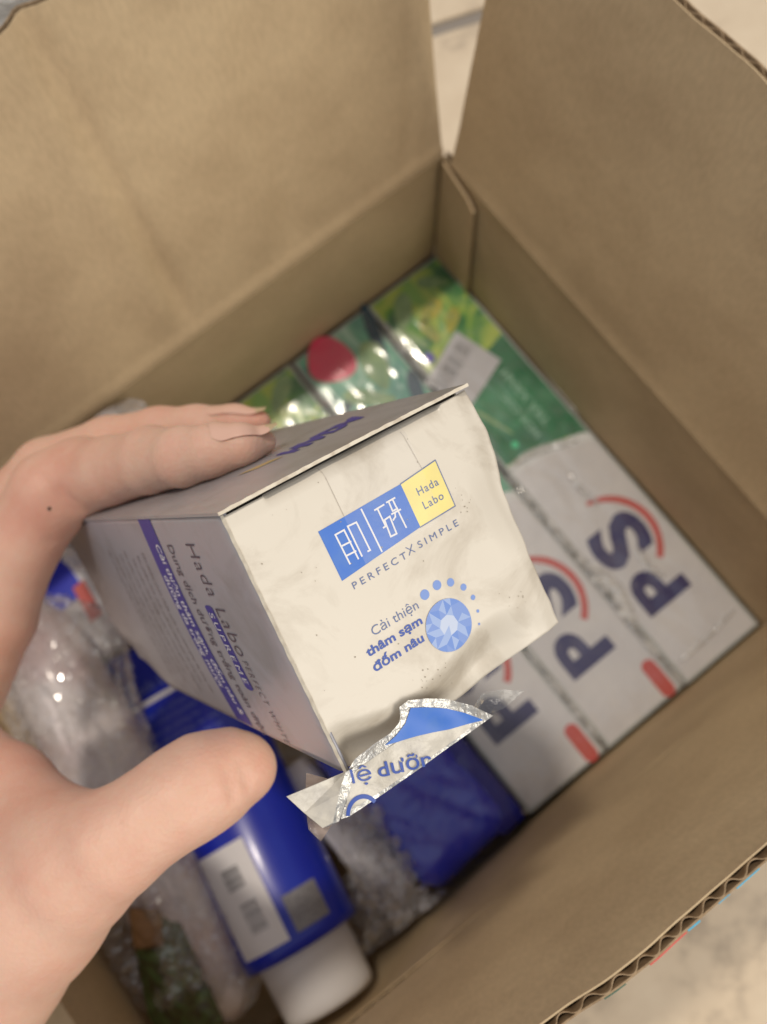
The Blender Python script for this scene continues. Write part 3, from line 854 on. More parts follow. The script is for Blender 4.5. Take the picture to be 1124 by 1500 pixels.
sa = thing('leafy_sachet', 'small sachet with green grass print and orange corner, below the thumb', 'sachet', (29.5, 18, 0))
GRASS = leaf_mat('grass_print', [(.30, (62, 56, 36)), (.75, (120, 128, 84)), (.45, (84, 84, 52)), (.6, (74, 104, 56))], 110, 2.5)
ORNG = pmat('orange_print', lin((150, 112, 72)), .5, mottle=(160, lin((110, 84, 56)), .4, .7))
BRWN = cardboard_mat('brown_board', (.24, .18, .11), (.17, .13, .08))
zs = 3.4
qs = [onz(*c, zs) for c in ((188, 1335), (262, 1345), (330, 1500), (225, 1530))]
def quad(a, b, c, d, bow=.3):
    return lambda s, t: (a * (1 - s) * (1 - t) + b * s * (1 - t) + c * s * t + d * (1 - s) * t) + np.array([0, 0, bow * math.sin(s * math.pi) * math.sin(t * math.pi) + .12 * noise.noise(Vector((s * 5, t * 5, 2)))])
V, F = sheet(quad(*qs, .5), 24, 24, .05, (0, 0, -1)); V = [np.array([min(v[0], LX - .4), min(v[1], W_ - .3), v[2]]) for v in V]
part(sa, 'sachet_face', V, F, GRASS, smooth=True)
qo = [onz(*c, zs + .5) for c in ((188, 1330), (235, 1332), (240, 1385), (196, 1392))]
V, F = sheet(quad(*qo, .15), 10, 10, .03, (0, 0, -1)); V = [np.array([min(v[0], LX - .4), v[1], v[2]]) for v in V]
part(sa, 'orange_corner', V, F, ORNG, smooth=True)

# film lying in the far middle (grey crinkled film over the teal box end)
ff = thing('loose_film_scrap', 'crinkled clear film scrap lying beyond the fingertips, by the crimson print', 'plastic film')
fq = [onz(*c, .25) for c in ((330, 590), (440, 560), (560, 640), (420, 690))]
def ffn(s, t):
    p = quad(*fq, .25)(s, t)
    return p + np.array([0, 0, .25 * abs(noise.noise(Vector((s * 4, t * 4, 5)))) + .1 * abs(noise.noise(Vector((s * 11, t * 11, 5))))])
V, F = sheet(ffn, 60, 60); V = [np.array([v[0], max(v[1], .4), v[2]]) for v in V]
part(ff, 'film', V, F, CLING, smooth=True)
del ff['category']; ff['category'] = 'plastic film'

# white film bundle outside, beyond the top-left flap
ob = thing('outer_film_bundle', 'clear crumpled film on the floor beyond the tall left flap, at the photo corner', 'plastic film', (9, -28, -Z0))
V, F = crumple(8.5, -29.5, -Z0 + 1.6, 4.5, 3.6, 1.9, 11, 6, .5)
V = [np.array([v[0], v[1], max(v[2], -Z0 + .05)]) for v in V]
part(ob, 'film', V, F, film_mat('outer_film', haze=.5, hazecol=(.92, .92, .90), rough=.10, bscale=150, bstr=1, bdist=.004, gloss=.6), smooth=True)

# ------------------------------------------------------------------ held serum box (own frame: x along top edge, y down, z into depth)
RB = np.array([[0.79234357, 0.40207218, -0.45883508], [-0.4454848, 0.89516163, 0.01513085], [0.41681525, 0.19241523, 0.88839261]])
TB = np.array([-2.93282939, 0.04022713, 18.31200806])
U, Sg, Vt = np.linalg.svd(RB); RB = U @ Vt
RBW = RC.T @ RB; OB = cam2c(TB)
MB = Matrix([[*(RBW[i]), (OB[i] + (Z0 if i == 2 else 0)) * S] for i in range(3)] + [[0, 0, 0, 1]])
hb = thing('held_serum_box', 'dusty cream and grey skincare box held between thumb and fingers above the carton', 'product box', matrix=MB)
BW, BH, BL = 5.8, 5.5, 16.0
def bx(px, py, axis=2, val=0.0):            # photo point on a face of the held box, box cm
    d = np.array([(px - CX) / FPX, (py - CY) / FPX, 1.0]); n = RB[:, axis]; o = TB + n * val
    return RB.T @ (d * ((n @ o) / (n @ d)) - TB)
def hpart(name, V, F, m, parent=None, **k):
    return mesh(name, V, F, m, parent=parent or hb, local=True, **k)
def sstep(a, b, x):
    t = max(0, min(1, (x - a) / (b - a))); return t * t * (3 - 2 * t)
def eface(u, v):
    """depth (z) of the end panel at u,v : tuck fold, dents, bowed lower part"""
    z = .022 * noise.noise(Vector((u * .5, v * .5, 3))) + .005 * noise.noise(Vector((u * 1.6, v * 1.6, 8)))
    inn = sstep(.90, .96, u) * (1 - sstep(5.0, 5.1, u))
    if v < .34:
        z += inn * .30 * (1 - v / .34) ** 2
        z += (1 - inn) * .02 * (1 - v / .34)
    z += .75 * sstep(4.6, 5.6, v + .25 * math.sin(u * 1.3 + 2.2)) * sstep(-.2, .5, u) * (1 - .7 * sstep(3.6, 5.2, u)) * .8
    # crushed right edge
    g = math.exp(-((v - 2.35 - .12 * (u - 5.4)) / .75) ** 2)
    z += .20 * g * sstep(5.05 - .25 * g, 5.75, u)
    z += .10 * sstep(5.4, 5.85, u)
    return z
def E(u, v, off=0.0):
    return (u, v, eface(u, v) - off)
def ubound(v): return 5.80 + .12 * math.sin(v * 1.15) + .035 * noise.noise(Vector((0, v * 2.5, 1)))
nu, nv = 116, 110
def efn(s, t):
    v = .075 + t * (BH + .30 * (1 - sstep(.5, .92, s)) * sstep(0, .1, s) - .075)
    ub = ubound(v); u0 = .035 + .02 * noise.noise(Vector((5, v * 3, 0)))
    u = u0 + s * (ub - u0)
    if v < .12: pass
    return E(u, v)
V, F = sheet(efn, nu, nv, .045, (0, 0, 1))
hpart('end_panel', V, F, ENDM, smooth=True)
# side, top, bottom, right, back panels (card 0.5 mm)
def lfn(s, t):
    z = .03 + s * (BL - .03); y = .02 + t * (BH - .04)
    x = .0 + .10 * math.exp(-(z / .10)) - .12 * math.sin(min(1, z / BL) * math.pi) * math.sin(t * math.pi)
    # far lower corner is squashed in
    g = sstep(11.5, 16, z) * sstep(3.6, 5.5, y); 
    return (x + .25 * g, y - .35 * g, z)
V, F = sheet(lambda s, t: lfn(s ** 1.6, t), 80, 40, .05, (1, 0, 0))
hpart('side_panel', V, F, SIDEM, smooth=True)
def lx(y, z): 
    return lfn((z - .03) / (BL - .03), (y - .02) / (BH - .04))[0]
V, F = sheet(lambda s, t: (-.04 + s * (BW + .06), -.045 + .012 * noise.noise(Vector((s * 14, t * 9, 0))) - .02 * math.sin(s * 3), -.07 + .03 * noise.noise(Vector((s * 9, 0, 2))) * (1 - t) + t * (BL + .07)), 90, 40, .05, (0, 1, 0))
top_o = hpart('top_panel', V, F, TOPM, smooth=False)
# raw cut edge of the top panel
V, F = sheet(lambda s, t: (-.045 + s * (BW + .07), -.052 + .014 * noise.noise(Vector((s * 30, 1, 0))) * (1 - t) - .02 * math.sin(s * 3) + .068 * t, -.078 + .03 * noise.noise(Vector((s * 9, 0, 2)))), 160, 2, .012, (0, 0, 1))
hpart('raw_edge', V, F, RAW)
V, F = sheet(lambda s, t: (.02 + s * (BW - .06) + .3 * (1 - s) * sstep(11.5, 16, .25 + t * (BL - .3)), BH - .07 - .30 * sstep(11.5, 16, .25 + t * (BL - .3)), .85 + t * (BL - .9)), 10, 40, .05, (0, -1, 0))
hpart('bottom_panel', V, F, SIDEM)
V, F = sheet(lambda s, t: (BW - .10, .02 + s * (BH - .06), .30 + t * (BL - .33)), 10, 20, .05, (-1, 0, 0))
hpart('right_panel', V, F, ENDM)
V, F = sheet(lambda s, t: (.35 + s * (BW - .5), .06 + t * (BH - .55), BL - .03), 6, 6, .04, (0, 0, 1))
hpart('back_panel', V, F, SIDEM)
# inner flap behind the slit, coloured dark to paint the shade in the gap
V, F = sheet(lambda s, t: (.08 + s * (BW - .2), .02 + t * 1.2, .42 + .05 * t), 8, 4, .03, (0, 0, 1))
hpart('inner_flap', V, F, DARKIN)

# worn light edges along the long front-left corner
V, F = sheet(lambda s, t: (.005 + .045 * t + .012 * noise.noise(Vector((s * 25, 2, 0))), .04 + s * (BH - .06), -.012 + .02 * noise.noise(Vector((s * 18, 5, 0))) * 1 + .055 * (1 - t)), 120, 2, .01, (0, 0, 1))
hpart('worn_edge', V, F, RAW)
V, F = sheet(lambda s, t: (-.012 - .01 * t, -.02 + .05 * t, .0 + s * BL), 60, 2)
hpart('worn_edge', V, F, pmat('worn_pale_edge', (.66, .63, .62), .4))

OFF = .006
def edec(name, fn2, nu_, nv_, mat, off=OFF):
    V, F = sheet(lambda s, t: E(*fn2(s, t), off), nu_, nv_)
    return hpart(name, V, F, mat, smooth=True)
def bil(a, b, c, d):
    return lambda s, t: tuple((1 - s) * (1 - t) * a[i] + s * (1 - t) * b[i] + s * t * c[i] + (1 - s) * t * d[i] for i in range(2))
uv = lambda px, py: tuple(bx(px, py)[:2])
logoB = bil(uv(466, 779), uv(587, 709), uv(616, 772), uv(501, 851))
logoY = bil(uv(587, 709), uv(638, 674), uv(667, 741), uv(616, 772))
edec('logo_panel', logoB, 34, 20, BLUE)
edec('logo_panel', logoY, 18, 20, YEL)
def bars(segs, w, mat, name, off):
    V, F = [], []
    for a, b in segs:
        a = np.array(a); b = np.array(b); d = b - a; l = np.linalg.norm(d); d /= l; n = np.array([-d[1], d[0]]) * w / 2
        k = max(1, int(l / .12))
        a = a - d * w / 2; l += w
        for i in range(k + 1):
            q = a + d * l * i / k
            for sg in (-1, 1):
                V.append(E(*(q + n * sg), off))
        b0 = len(V) - 2 * (k + 1)
        for i in range(k):
            F.append((b0 + 2 * i, b0 + 2 * i + 1, b0 + 2 * i + 3, b0 + 2 * i + 2))
    return hpart(name, V, F, mat)
yb = [uv(587, 709), uv(638, 674), uv(667, 741), uv(616, 772)]
bars([(yb[0], yb[1]), (yb[1], yb[2]), (yb[2], yb[3])], .022, SLATE, 'logo_border', OFF + .003)
z5 = lambda X, Y: uv(460 + X / 4.683, 660 + Y / 4.683)
K = [((145, 578), (205, 545)), ((145, 578), (245, 775)), ((205, 545), (303, 740)), ((190, 655), (250, 625)), ((222, 722), (285, 690)),
     ((230, 520), (290, 492)), ((230, 520), (328, 722)), ((290, 492), (385, 683)), ((372, 690), (386, 683)), ((325, 405), (465, 690)),
     ((418, 408), (478, 372)), ((436, 400), (492, 520)), ((478, 528), (492, 520)), ((484, 476), (520, 452)), ((520, 452), (567, 570)), ((567, 570), (527, 590)), ((527, 590), (484, 476)),
     ((500, 355), (553, 325)), ((512, 350), (540, 415)), ((540, 338), (632, 525)), ((540, 415), (572, 398)), ((535, 435), (592, 405)), ((556, 425), (558, 455)), ((558, 455), (545, 475))]
bars([(z5(*a), z5(*b)) for a, b in K], .034, WHITEP, 'logo_strokes', OFF + .003)

def etext(body, u0, v0, w, h, mat, bold=0, spacing=1, rot=0.0, off=OFF + .003):
    TV, TF = fit_text(body, w, h, bold, spacing)
    c, s = math.cos(rot), math.sin(rot)
    return hpart('lettering', [E(u0 + q[0] * c + q[1] * s, v0 - q[1] * c + q[0] * s, off) for q in TV], TF, mat)
h1 = uv(611, 727); h2 = uv(645, 708)
etext('Hada', 3.82, 1.50, .52, .17, SLATE, .006, 1.15)
etext('Labo', 3.82, 1.80, .50, .17, SLATE, .006, 1.15)
etext('PERFECT', 1.74, 2.47, 1.30, .145, SLATE, .0, 1.5)
etext('SIMPLE', 3.36, 2.43, 1.02, .145, SLATE, .0, 1.5)
bars([((3.10, 2.28), (3.24, 2.44)), ((3.24, 2.28), (3.10, 2.44))], .018, SLATE, 'printed_cross', OFF + .003)
etext('Cải thiện', 1.70, 3.47, 1.12, .20, SLATE, -.004)
etext('thâm sạm', 1.42, 3.77, 1.34, .18, TXTBLUE, .028)
etext('đốm nâu', 1.42, 4.10, 1.22, .18, TXTBLUE, .028)

# gem emblem
gm = [pmat('gem_blue', lin((120, 150, 214)), .45), pmat('gem_blue_light', lin((152, 176, 222)), .45), pmat('gem_blue_pale', lin((190, 203, 228)), .45), pmat('gem_blue_mid', lin((104, 140, 212)), .45)]
gc = np.array([3.26, 4.10]); GR = .535
def gp(r, a): return gc + GR * r * np.array([math.cos(a), math.sin(a)])
V, F, mi = [], [], []
def tri(pts, m):
    b = len(V)
    for q in pts: V.append(E(q[0], q[1], OFF + .008))
    F.append(tuple(range(b, b + len(pts)))); mi.append(m)
random.seed(3)
n8 = 8
for i in range(n8):
    a0 = 2 * math.pi * i / n8 + .2; a1 = 2 * math.pi * (i + 1) / n8 + .2; am = (a0 + a1) / 2
    t0, t1 = gp(.40, a0), gp(.40, a1); m0, m1 = gp(.72, am - 2 * math.pi / n8), gp(.72, am)
    arc = [gp(1, a0 + (a1 - a0) * q / 5) for q in range(6)]
    tri([t0, t1, gp(.72, am)], random.choice((1, 0, 3)))
    tri([gp(.72, am), gp(1, a0), t0], random.choice((0, 3)))
    tri([gp(.72, am), t1, gp(1, a1)], random.choice((0, 1)))
    tri([gp(.72, am)] + arc[:3][::1], random.choice((1, 0)))
    tri([gp(.72, am)] + arc[2:][::1], random.choice((3, 0)))
    tri([gc, t0, t1], 2 if i != 2 else 1)
hpart('gem_emblem', V, F, gm, mi=mi)
V, F, mi = [], [], []
for (c, r) in (((622, 871), .105), ((640, 857), .10), ((660, 853), .085), ((679, 860), .072), ((693, 875), .055), ((700, 895), .035), ((702, 914), .028)):
    c = uv(*c); b = len(V)
    for i in range(20):
        V.append(E(c[0] + r * math.cos(i * math.pi / 10), c[1] + r * math.sin(i * math.pi / 10), OFF))
    F.append(tuple(range(b, b + 20)))
hpart('emblem_dots', V, F, gm[0])

# clear tape: raised band over the top half, edges slightly visible
TAPE = film_mat('clear_tape', haze=.03, rough=.35, bscale=40, bstr=.15, bdist=.002, gloss=.07, cell=False)
edec('clear_tape', lambda s, t: (2.17 + s * (4.12 - 2.17), .05 + t * 2.1), 20, 24, TAPE, OFF + .008)
TE = pmat('tape_edge', (.50, .46, .40), .5)
bars([((2.16, .08), (2.18, 1.12))], .012, TE, 'tape_edge', OFF + .009)
bars([((4.03, .20), (4.13, 1.06))], .010, TE, 'tape_edge', OFF + .009)
RUST = pmat('adhesive_grime', (.36, .26, .24), .7)
# grime marks on the print
def blot(cx, cy, w, h, seed, mat, n=14, thr=0):
    V, F = [], []
    rnd = random.Random(seed)
    for i in range(n):
        x = cx + rnd.gauss(0, w); y = cy + rnd.gauss(0, h); r = rnd.uniform(.006, .016); b = len(V)
        for j in range(7):
            rr = r * rnd.uniform(.6, 1.4)
            V.append(E(x + rr * math.cos(j * .9), y + rr * math.sin(j * .9), OFF + .004))
        F.append(tuple(range(b, b + 7)))
    return V, F
GRIME = pmat('dirt_specks', (.36, .31, .24), .9)
V, F = join(blot(2.3, 4.75, .28, .12, 1, GRIME, 14), blot(4.7, 2.2, .07, .16, 2, GRIME, 9), blot(.9, 2.2, .5, .9, 5, GRIME, 9), blot(3.4, 2.9, 1.4, 1.4, 6, GRIME, 14), blot(4.9, 4.4, .2, .3, 9, GRIME, 8))
hpart('dirt_specks', V, F, GRIME)['kind'] = 'stuff'

# side panel printing (x = 0 face: reads downwards, letter tops towards the near edge)
def SP(y, z, off=.012): return (lx(y, z) - off, y, z)
def sdec(name, y0, y1, za, zb, mat, n1=30, n2=8, off=.01, slant=0.0):
    V, F = sheet(lambda s, t: SP(y0 + (y1 - y0) * s, (za(s) + (zb(s) - za(s)) * t), off), n1, n2)
    return hpart(name, V, F, mat, smooth=True)
sdec('blue_band', .03, 5.42, lambda s: 4.95, lambda s: 6.02, VIOLET, 40, 8)
def stext(body, y0, z0_, w, h, mat, bold=0, spacing=1.0):
    TV, TF = fit_text(body, w, h, bold, spacing)
    return hpart('lettering', [SP(y0 + q[0], z0_ - q[1], .016) for q in TV], TF, mat)
stext('Hada Labo', .62, 3.0, 2.62, .64, GREYB, -.012, 1.1)
stext('PERFECT WHITE', 3.36, 2.92, 2.05, .34, GREYB, -.012, 1.35)
V, F = [], []
# supreme pill
pl = []
for i in range(24):
    a = 2 * math.pi * i / 24
    pl.append((3.12 + (.98 if math.cos(a) > 0 else -.98) + .07 * math.cos(a), 3.42 + .24 * math.sin(a)))
hpart('supreme_pill', [SP(a, b, .013) for a, b in pl], [tuple(range(24))], VIOLET)
stext('SUPREME', 2.25, 3.57, 1.75, .30, WHITEP, .0, 1.4)
stext('Dung dịch dưỡng trắng toàn diện', .66, 4.42, 4.85, .40, GREYB, .0)
stext('Cải thiện thâm sạm, đốm nâu &', .66, 5.38, 4.5, .34, WHITEP, .012)
stext('dưỡng da trắng mượt', 1.45, 5.82, 3.0, .34, WHITEP, .012)
# fine print beyond the band
for r_ in range(7):
    stext('Sản phẩm chứa chiết xuất tự nhiên giúp da sáng mịn', .9 + .1 * (r_ % 3), 7.0 + r_ * .62, 3.9 - .3 * (r_ % 2), .20, pmat('fine_print', lin((118, 108, 112)), .5) if r_ == 0 else bpy.data.materials['fine_print'], -.004)

# top panel printing: dark blue lettering mark and a gold fleck
def TP(x, z, off=.075): return (x, -off, z)
TV, TF = fit_text('HADA', 2.15, 1.0, .07)
hpart('lettering', [TP(2.9 + q[0], 3.75 - q[1] * 1.0) for q in TV], TF, VIOLET)
hpart('logo_panel', [TP(2.8, 2.75), TP(5.15, 2.75), TP(5.15, 3.72), TP(2.8, 3.72)], [(0, 1, 2, 3)], pmat('dull_blue_print', lin((70, 72, 130)), .4)).location.y = .0005
GOLD = pmat('gold_print', lin((196, 170, 112)), .4)
hpart('gold_fleck', [TP(1.85, 3.75), TP(2.15, 3.2), TP(2.75, 3.0), TP(2.6, 3.5)], [(0, 1, 2, 3)], GOLD)

# torn label film hanging from the lower end-panel corner
FOIL = pmat('foil_label', (.46, .46, .45), .34, .6, coat=.3, metallic=.5, bump=(350, .9, .0012), mottle=(240, (.70, .68, .62), .4, .7))
LABW = pmat('label_cream', (.60, .565, .49), .35, coat=.3, bump=(260, .7, .001), mottle=(220, (.42, .40, .37), .45, .75))
def fz(px, py, z):                       # photo point on a plane parallel to the end panel
    return np.array(bx(px, py, 2, z))
outer = [(508, 1132), (520, 1112), (548, 1090), (572, 1074), (584, 1060), (588, 1048), (585, 1036), (598, 1026), (625, 1023), (655, 1024), (690, 1033), (722, 1048)]
lower = [(500, 1200), (512, 1196), (530, 1184), (548, 1172), (563, 1162), (580, 1150), (596, 1139), (612, 1128), (634, 1112), (660, 1093), (690, 1072), (722, 1049)]
def tz(px, py): return -.16 + .10 * noise.noise(Vector((px * .02, py * .02, 0))) + .06 * math.sin(px * .045)
def strip_surf(o, l, n=14, dz=0.0, i0=0):
    V, F = [], []
    for a, b in zip(o, l):
        for j in range(n + 1):
            t = j / n; x = a[0] * (1 - t) + b[0] * t; y = a[1] * (1 - t) + b[1] * t
            V.append(fz(x, y, tz(x, y) - dz))
    return V, grid_faces(len(o) - 1, n)
def densify(P, k=4):
    out = []
    for a, b in zip(P[:-1], P[1:]):
        for i in range(k): out.append((a[0] + (b[0] - a[0]) * i / k, a[1] + (b[1] - a[1]) * i / k))
    return out + [P[-1]]
V, F = strip_surf(densify(outer), densify(lower))
torn = hpart('torn_label', V, F, FOIL, smooth=True)
inn_o = [(514, 1136), (530, 1122), (556, 1104), (580, 1088), (600, 1078), (630, 1070), (660, 1062), (685, 1055)]
inn_l = [(506, 1188), (528, 1178), (552, 1163), (578, 1146), (606, 1127), (634, 1107), (662, 1087), (690, 1066)]
V, F = strip_surf(densify(inn_o), densify(inn_l), 14, .008)
hpart('label_face', V, F, LABW, parent=torn, smooth=True)
bl_o = [(564, 1092), (580, 1078), (594, 1060), (602, 1037), (625, 1036), (655, 1038), (680, 1044), (707, 1054)]
bl_l = [(564, 1092), (582, 1087), (598, 1082), (612, 1078), (634, 1073), (660, 1068), (684, 1061), (708, 1055)]
V, F = strip_surf(densify(bl_o), densify(bl_l), 10, .016)
hpart('blue_label_field', V, F, BLUE, parent=torn, smooth=True)
def ftext(body, a, b, h, mat, bold, dz=.034, clip=None):
    TV, TF = fit_text(body, 1.0, 1.0, bold)
    a = np.array(a, float); b = np.array(b, float); d = b - a; n = np.array([d[1], -d[0]]) / np.linalg.norm(d) * h
    Pp = [a + d * q[0] + n * q[1] for q in TV]
    F2 = []
    for f in TF:
        c = np.mean([Pp[i] for i in f], axis=0)
        # cut away where the label is torn off (right of the lower edge)
        yl = np.interp(c[0], [q[0] for q in lower], [q[1] for q in lower])
        if c[1] < yl - 1: F2.append(f)
    hpart('lettering', [fz(q[0], q[1], tz(q[0], q[1]) - dz) for q in Pp], F2, mat, parent=torn)
ftext('lệ', (517, 1148), (546, 1141), 22, TXTBLUE, .0)
ftext('dưỡn', (556, 1139), (634, 1120), 22, TXTBLUE, .012)
# partly torn round letter below
V, F = [], []
for i in range(29):
    a = math.radians(175 + 165 * i / 28)
    for r in (21, 27):
        q = (533 + r * math.cos(a) * .95, 1193 + r * math.sin(a) * 1.1)
        V.append(fz(q[0], q[1], tz(*q) - .018))
F = [(2 * i, 2 * i + 1, 2 * i + 3, 2 * i + 2) for i in range(28)]
F = [f for f in F if True]
hpart('lettering', V, [f for f in F if pr is not None and V[f[0]][0] < 2.2][:24], TXTBLUE, parent=torn)
# folded triangular tail
V = [fz(420, 1167, -.10), fz(508, 1130, -.02), fz(497, 1163, -.22), fz(488, 1205, -.3), fz(473, 1213, -.2), fz(446, 1191, -.14)]
V += [v + np.array([0, 0, .02]) for v in V]
hpart('folded_tail', V, [(0, 5, 4, 3, 2, 1), (6, 7, 8, 9, 10, 11), (0, 1, 7, 6), (0, 6, 11, 5), (5, 11, 10, 4), (4, 10, 9, 3), (3, 9, 8, 2), (2, 8, 7, 1)], LABW, parent=torn)
V, F = strip_surf(densify([(507, 1130), (497, 1160), (477, 1212)], 6), densify([(520, 1125), (512, 1160), (497, 1203)], 6), 6, .03)
hpart('foil_fold', V, F, FOIL, parent=torn, smooth=True)
BRF = film_mat('brownish_film', tint=(.80, .66, .55), haze=.35, hazecol=(.50, .40, .34), rough=.2, bscale=120, bstr=.8, bdist=.002, gloss=.5)
V = [fz(449, 1132, .3), fz(478, 1140, .25), fz(500, 1150, .1), fz(488, 1206, .0), fz(470, 1233, .12), (fz(452, 1215, .2)), fz(447, 1175, .3)]
hpart('torn_film', V, [(0, 1, 2, 3, 4, 5, 6)], BRF, parent=torn)
# clear film scrap at the right lower corner of the end panel
CLT = film_mat('box_cling', haze=.12, hazecol=(.55, .56, .55), tint=(.86, .87, .86), rough=.15, bscale=90, bstr=.6, bdist=.002, gloss=.5)
V, F = strip_surf(densify([(706, 1016), (735, 1010), (768, 1012)], 5), densify([(690, 1042), (722, 1044), (738, 1038)], 5), 6, -.1)
hpart('film_scrap', V, F, CLT, parent=torn, smooth=True)

# ------------------------------------------------------------------ hand
def surface_nets(D, org, h):
    nx, ny, nz = D.shape
    s = D < 0
    c = np.zeros((nx - 1, ny - 1, nz - 1), int)
    P = np.zeros((nx - 1, ny - 1, nz - 1, 3)); cnt = np.zeros((nx - 1, ny - 1, nz - 1))
    def sub(A, d): return A[d[0]:d[0] + nx - 1, d[1]:d[1] + ny - 1, d[2]:d[2] + nz - 1]
    corners = [(i, j, k) for i in (0, 1) for j in (0, 1) for k in (0, 1)]
    tot = sum(sub(s, d).astype(int) for d in corners)
    act = (tot > 0) & (tot < 8)
    I = np.argwhere(act)
    acc = np.zeros((len(I), 3)); cn = np.zeros(len(I))
    for d in corners:
        for a in range(3):
            if d[a]: continue
            e = list(d); e[a] = 1
            v0 = D[I[:, 0] + d[0], I[:, 1] + d[1], I[:, 2] + d[2]]; v1 = D[I[:, 0] + e[0], I[:, 1] + e[1], I[:, 2] + e[2]]
            m = (v0 < 0) != (v1 < 0)
            t = np.where(m, v0 / np.where(m, v0 - v1, 1), 0)
            p = np.repeat(np.array([d], float), len(I), 0); p[:, a] += t
            acc[m] += p[m]; cn[m] += 1
    verts = org + (I + acc / cn[:, None]) * h
    idx = -np.ones(act.shape, int); idx[tuple(I.T)] = np.arange(len(I))
    faces = []
    for a in range(3):
        b, c_ = (a + 1) % 3, (a + 2) % 3
        sl0 = [slice(None)] * 3; sl1 = [slice(None)] * 3
        sl0[a] = slice(0, -1); sl1[a] = slice(1, None)
        ch = s[tuple(sl0)] != s[tuple(sl1)]
        J = np.argwhere(ch)
        ok = (J[:, b] > 0) & (J[:, c_] > 0) & (J[:, b] < D.shape[b] - 1) & (J[:, c_] < D.shape[c_] - 1)
        J = J[ok]
        inside = s[tuple(J.T)]
        q = []
        for db, dc in ((-1, -1), (0, -1), (0, 0), (-1, 0)):
            K_ = J.copy(); K_[:, b] += db; K_[:, c_] += dc
            q.append(idx[tuple(K_.T)])
        q = np.array(q).T
        q[~inside] = q[~inside][:, ::-1]
        faces.append(q)
    return verts, np.concatenate(faces)

def C(px, py, z): return np.array([(px - CX) / FPX * z, (py - CY) / FPX * z, z])
# joints as photo points at their distance from the lens (cm); r in cm
def oncontact(px, py, r):                 # centre of a finger of radius r resting on the top panel at that photo point
    d = np.array([(px - CX) / FPX, (py - CY) / FPX, 1.0]); n = RB[:, 1]; o = TB - n * .06
    return d * ((n @ o) / (n @ d)) - n * r
def onface(px, py, h):                    # centre of a finger lying h above the held box's top panel
    d = np.array([(px - CX) / FPX, (py - CY) / FPX, 1.0]); n = RB[:, 1]; o = TB - n * (h + .06)
    return d * ((n @ o) / (n @ d))

idx_f = [(oncontact(396, 664, .30), .30), (oncontact(366, 680, .46), .46), (oncontact(328, 695, .60), .60), (oncontact(290, 708, .70), .70), (oncontact(246, 717, .84), .84), (oncontact(190, 733, .92), .92), (C(122, 700, 29.2), 1.14), (C(78, 722, 29.2), 1.18), (C(28, 800, 29.6), 1.12), (C(-8, 905, 30.2), 1.18), (C(-55, 1010, 30.8), 1.30)]
mid_f = [(C(380, 618, 28.6), .34), (C(345, 622, 28.9), .50), (C(290, 628, 29.4), .66), (C(235, 634, 30.0), .74), (C(160, 652, 30.8), .84), (C(70, 690, 31.6), 1.0), (C(0, 760, 32.2), 1.08), (C(-80, 880, 32.8), 1.15), (C(-150, 985, 33), 1.35)]
rng_f = [(C(300, 655, 32.0), .5), (C(250, 660, 32.6), .6), (C(170, 680, 33.3), .72), (C(80, 715, 34.2), .85), (C(10, 770, 34.8), .95), (C(-90, 880, 35.2), 1.1), (C(-165, 990, 35), 1.3)]
pin_f = [(C(215, 700, 35.0), .45), (C(170, 712, 35.6), .55), (C(110, 735, 36.3), .62), (C(50, 760, 37), .72), (C(-10, 800, 37.3), .8), (C(-90, 900, 37.4), .95), (C(-150, 1010, 37), 1.15)]
thb_f = [(C(362, 1124, 24.9), .66), (C(344, 1126, 24.8), .92), (C(300, 1146, 24.5), 1.14), (C(258, 1172, 24.2), 1.12), (C(205, 1208, 24.0), 1.10), (C(160, 1240, 24.0), 1.24), (C(105, 1275, 24.4), 1.55), (C(40, 1325, 25.0), 2.0), (C(-40, 1400, 25.8), 2.4), (C(-110, 1500, 26.5), 2.7), (C(-190, 1640, 27.2), 2.8), (C(-330, 1900, 28.5), 3.0)]
palm = [[(C(-105, 1010, 31), 1.35), (C(-140, 1200, 29.5), 1.8), (C(-140, 1420, 27.8), 2.3)],
        [(C(-150, 985, 33), 1.35), (C(-190, 1200, 31.5), 1.9), (C(-180, 1480, 29), 2.3)],
        [(C(-165, 990, 35), 1.3), (C(-210, 1200, 33), 1.8), (C(-200, 1500, 30), 2.3)],
        [(C(-150, 1010, 37), 1.15), (C(-210, 1220, 34.5), 1.6), (C(-210, 1500, 31), 2.2)],
        [(C(100, 1232, 24.8), 1.1), (C(15, 1155, 26.6), 1.05), (C(-60, 1095, 28.6), 1.05), (C(-120, 1040, 30.2), 1.1)],
        [(C(60, 1290, 25.2), 1.4), (C(-60, 1230, 27.5), 1.3), (C(-130, 1130, 30), 1.3)]]
def cone(P, a, ra, b, rb):
    ba = b - a; l2 = ba @ ba
    t = np.clip(((P - a) @ ba) / l2, 0, 1)
    return np.linalg.norm(P - a - t[..., None] * ba, axis=-1) - (ra + (rb - ra) * t)
def smin(a, b, k):
    h = np.clip(.5 + .5 * (b - a) / k, 0, 1)
    return b * (1 - h) + a * h - k * h * (1 - h)
lo = np.array([-13.6, -3.6, 20.0]); hi = np.array([-0.8, 15.2, 38.6]); hh = .115
dims = np.ceil((hi - lo) / hh).astype(int)
gx, gy, gz = [lo[i] + np.arange(dims[i]) * hh for i in range(3)]
G = np.stack(np.meshgrid(gx, gy, gz, indexing='ij'), -1).astype(np.float32)
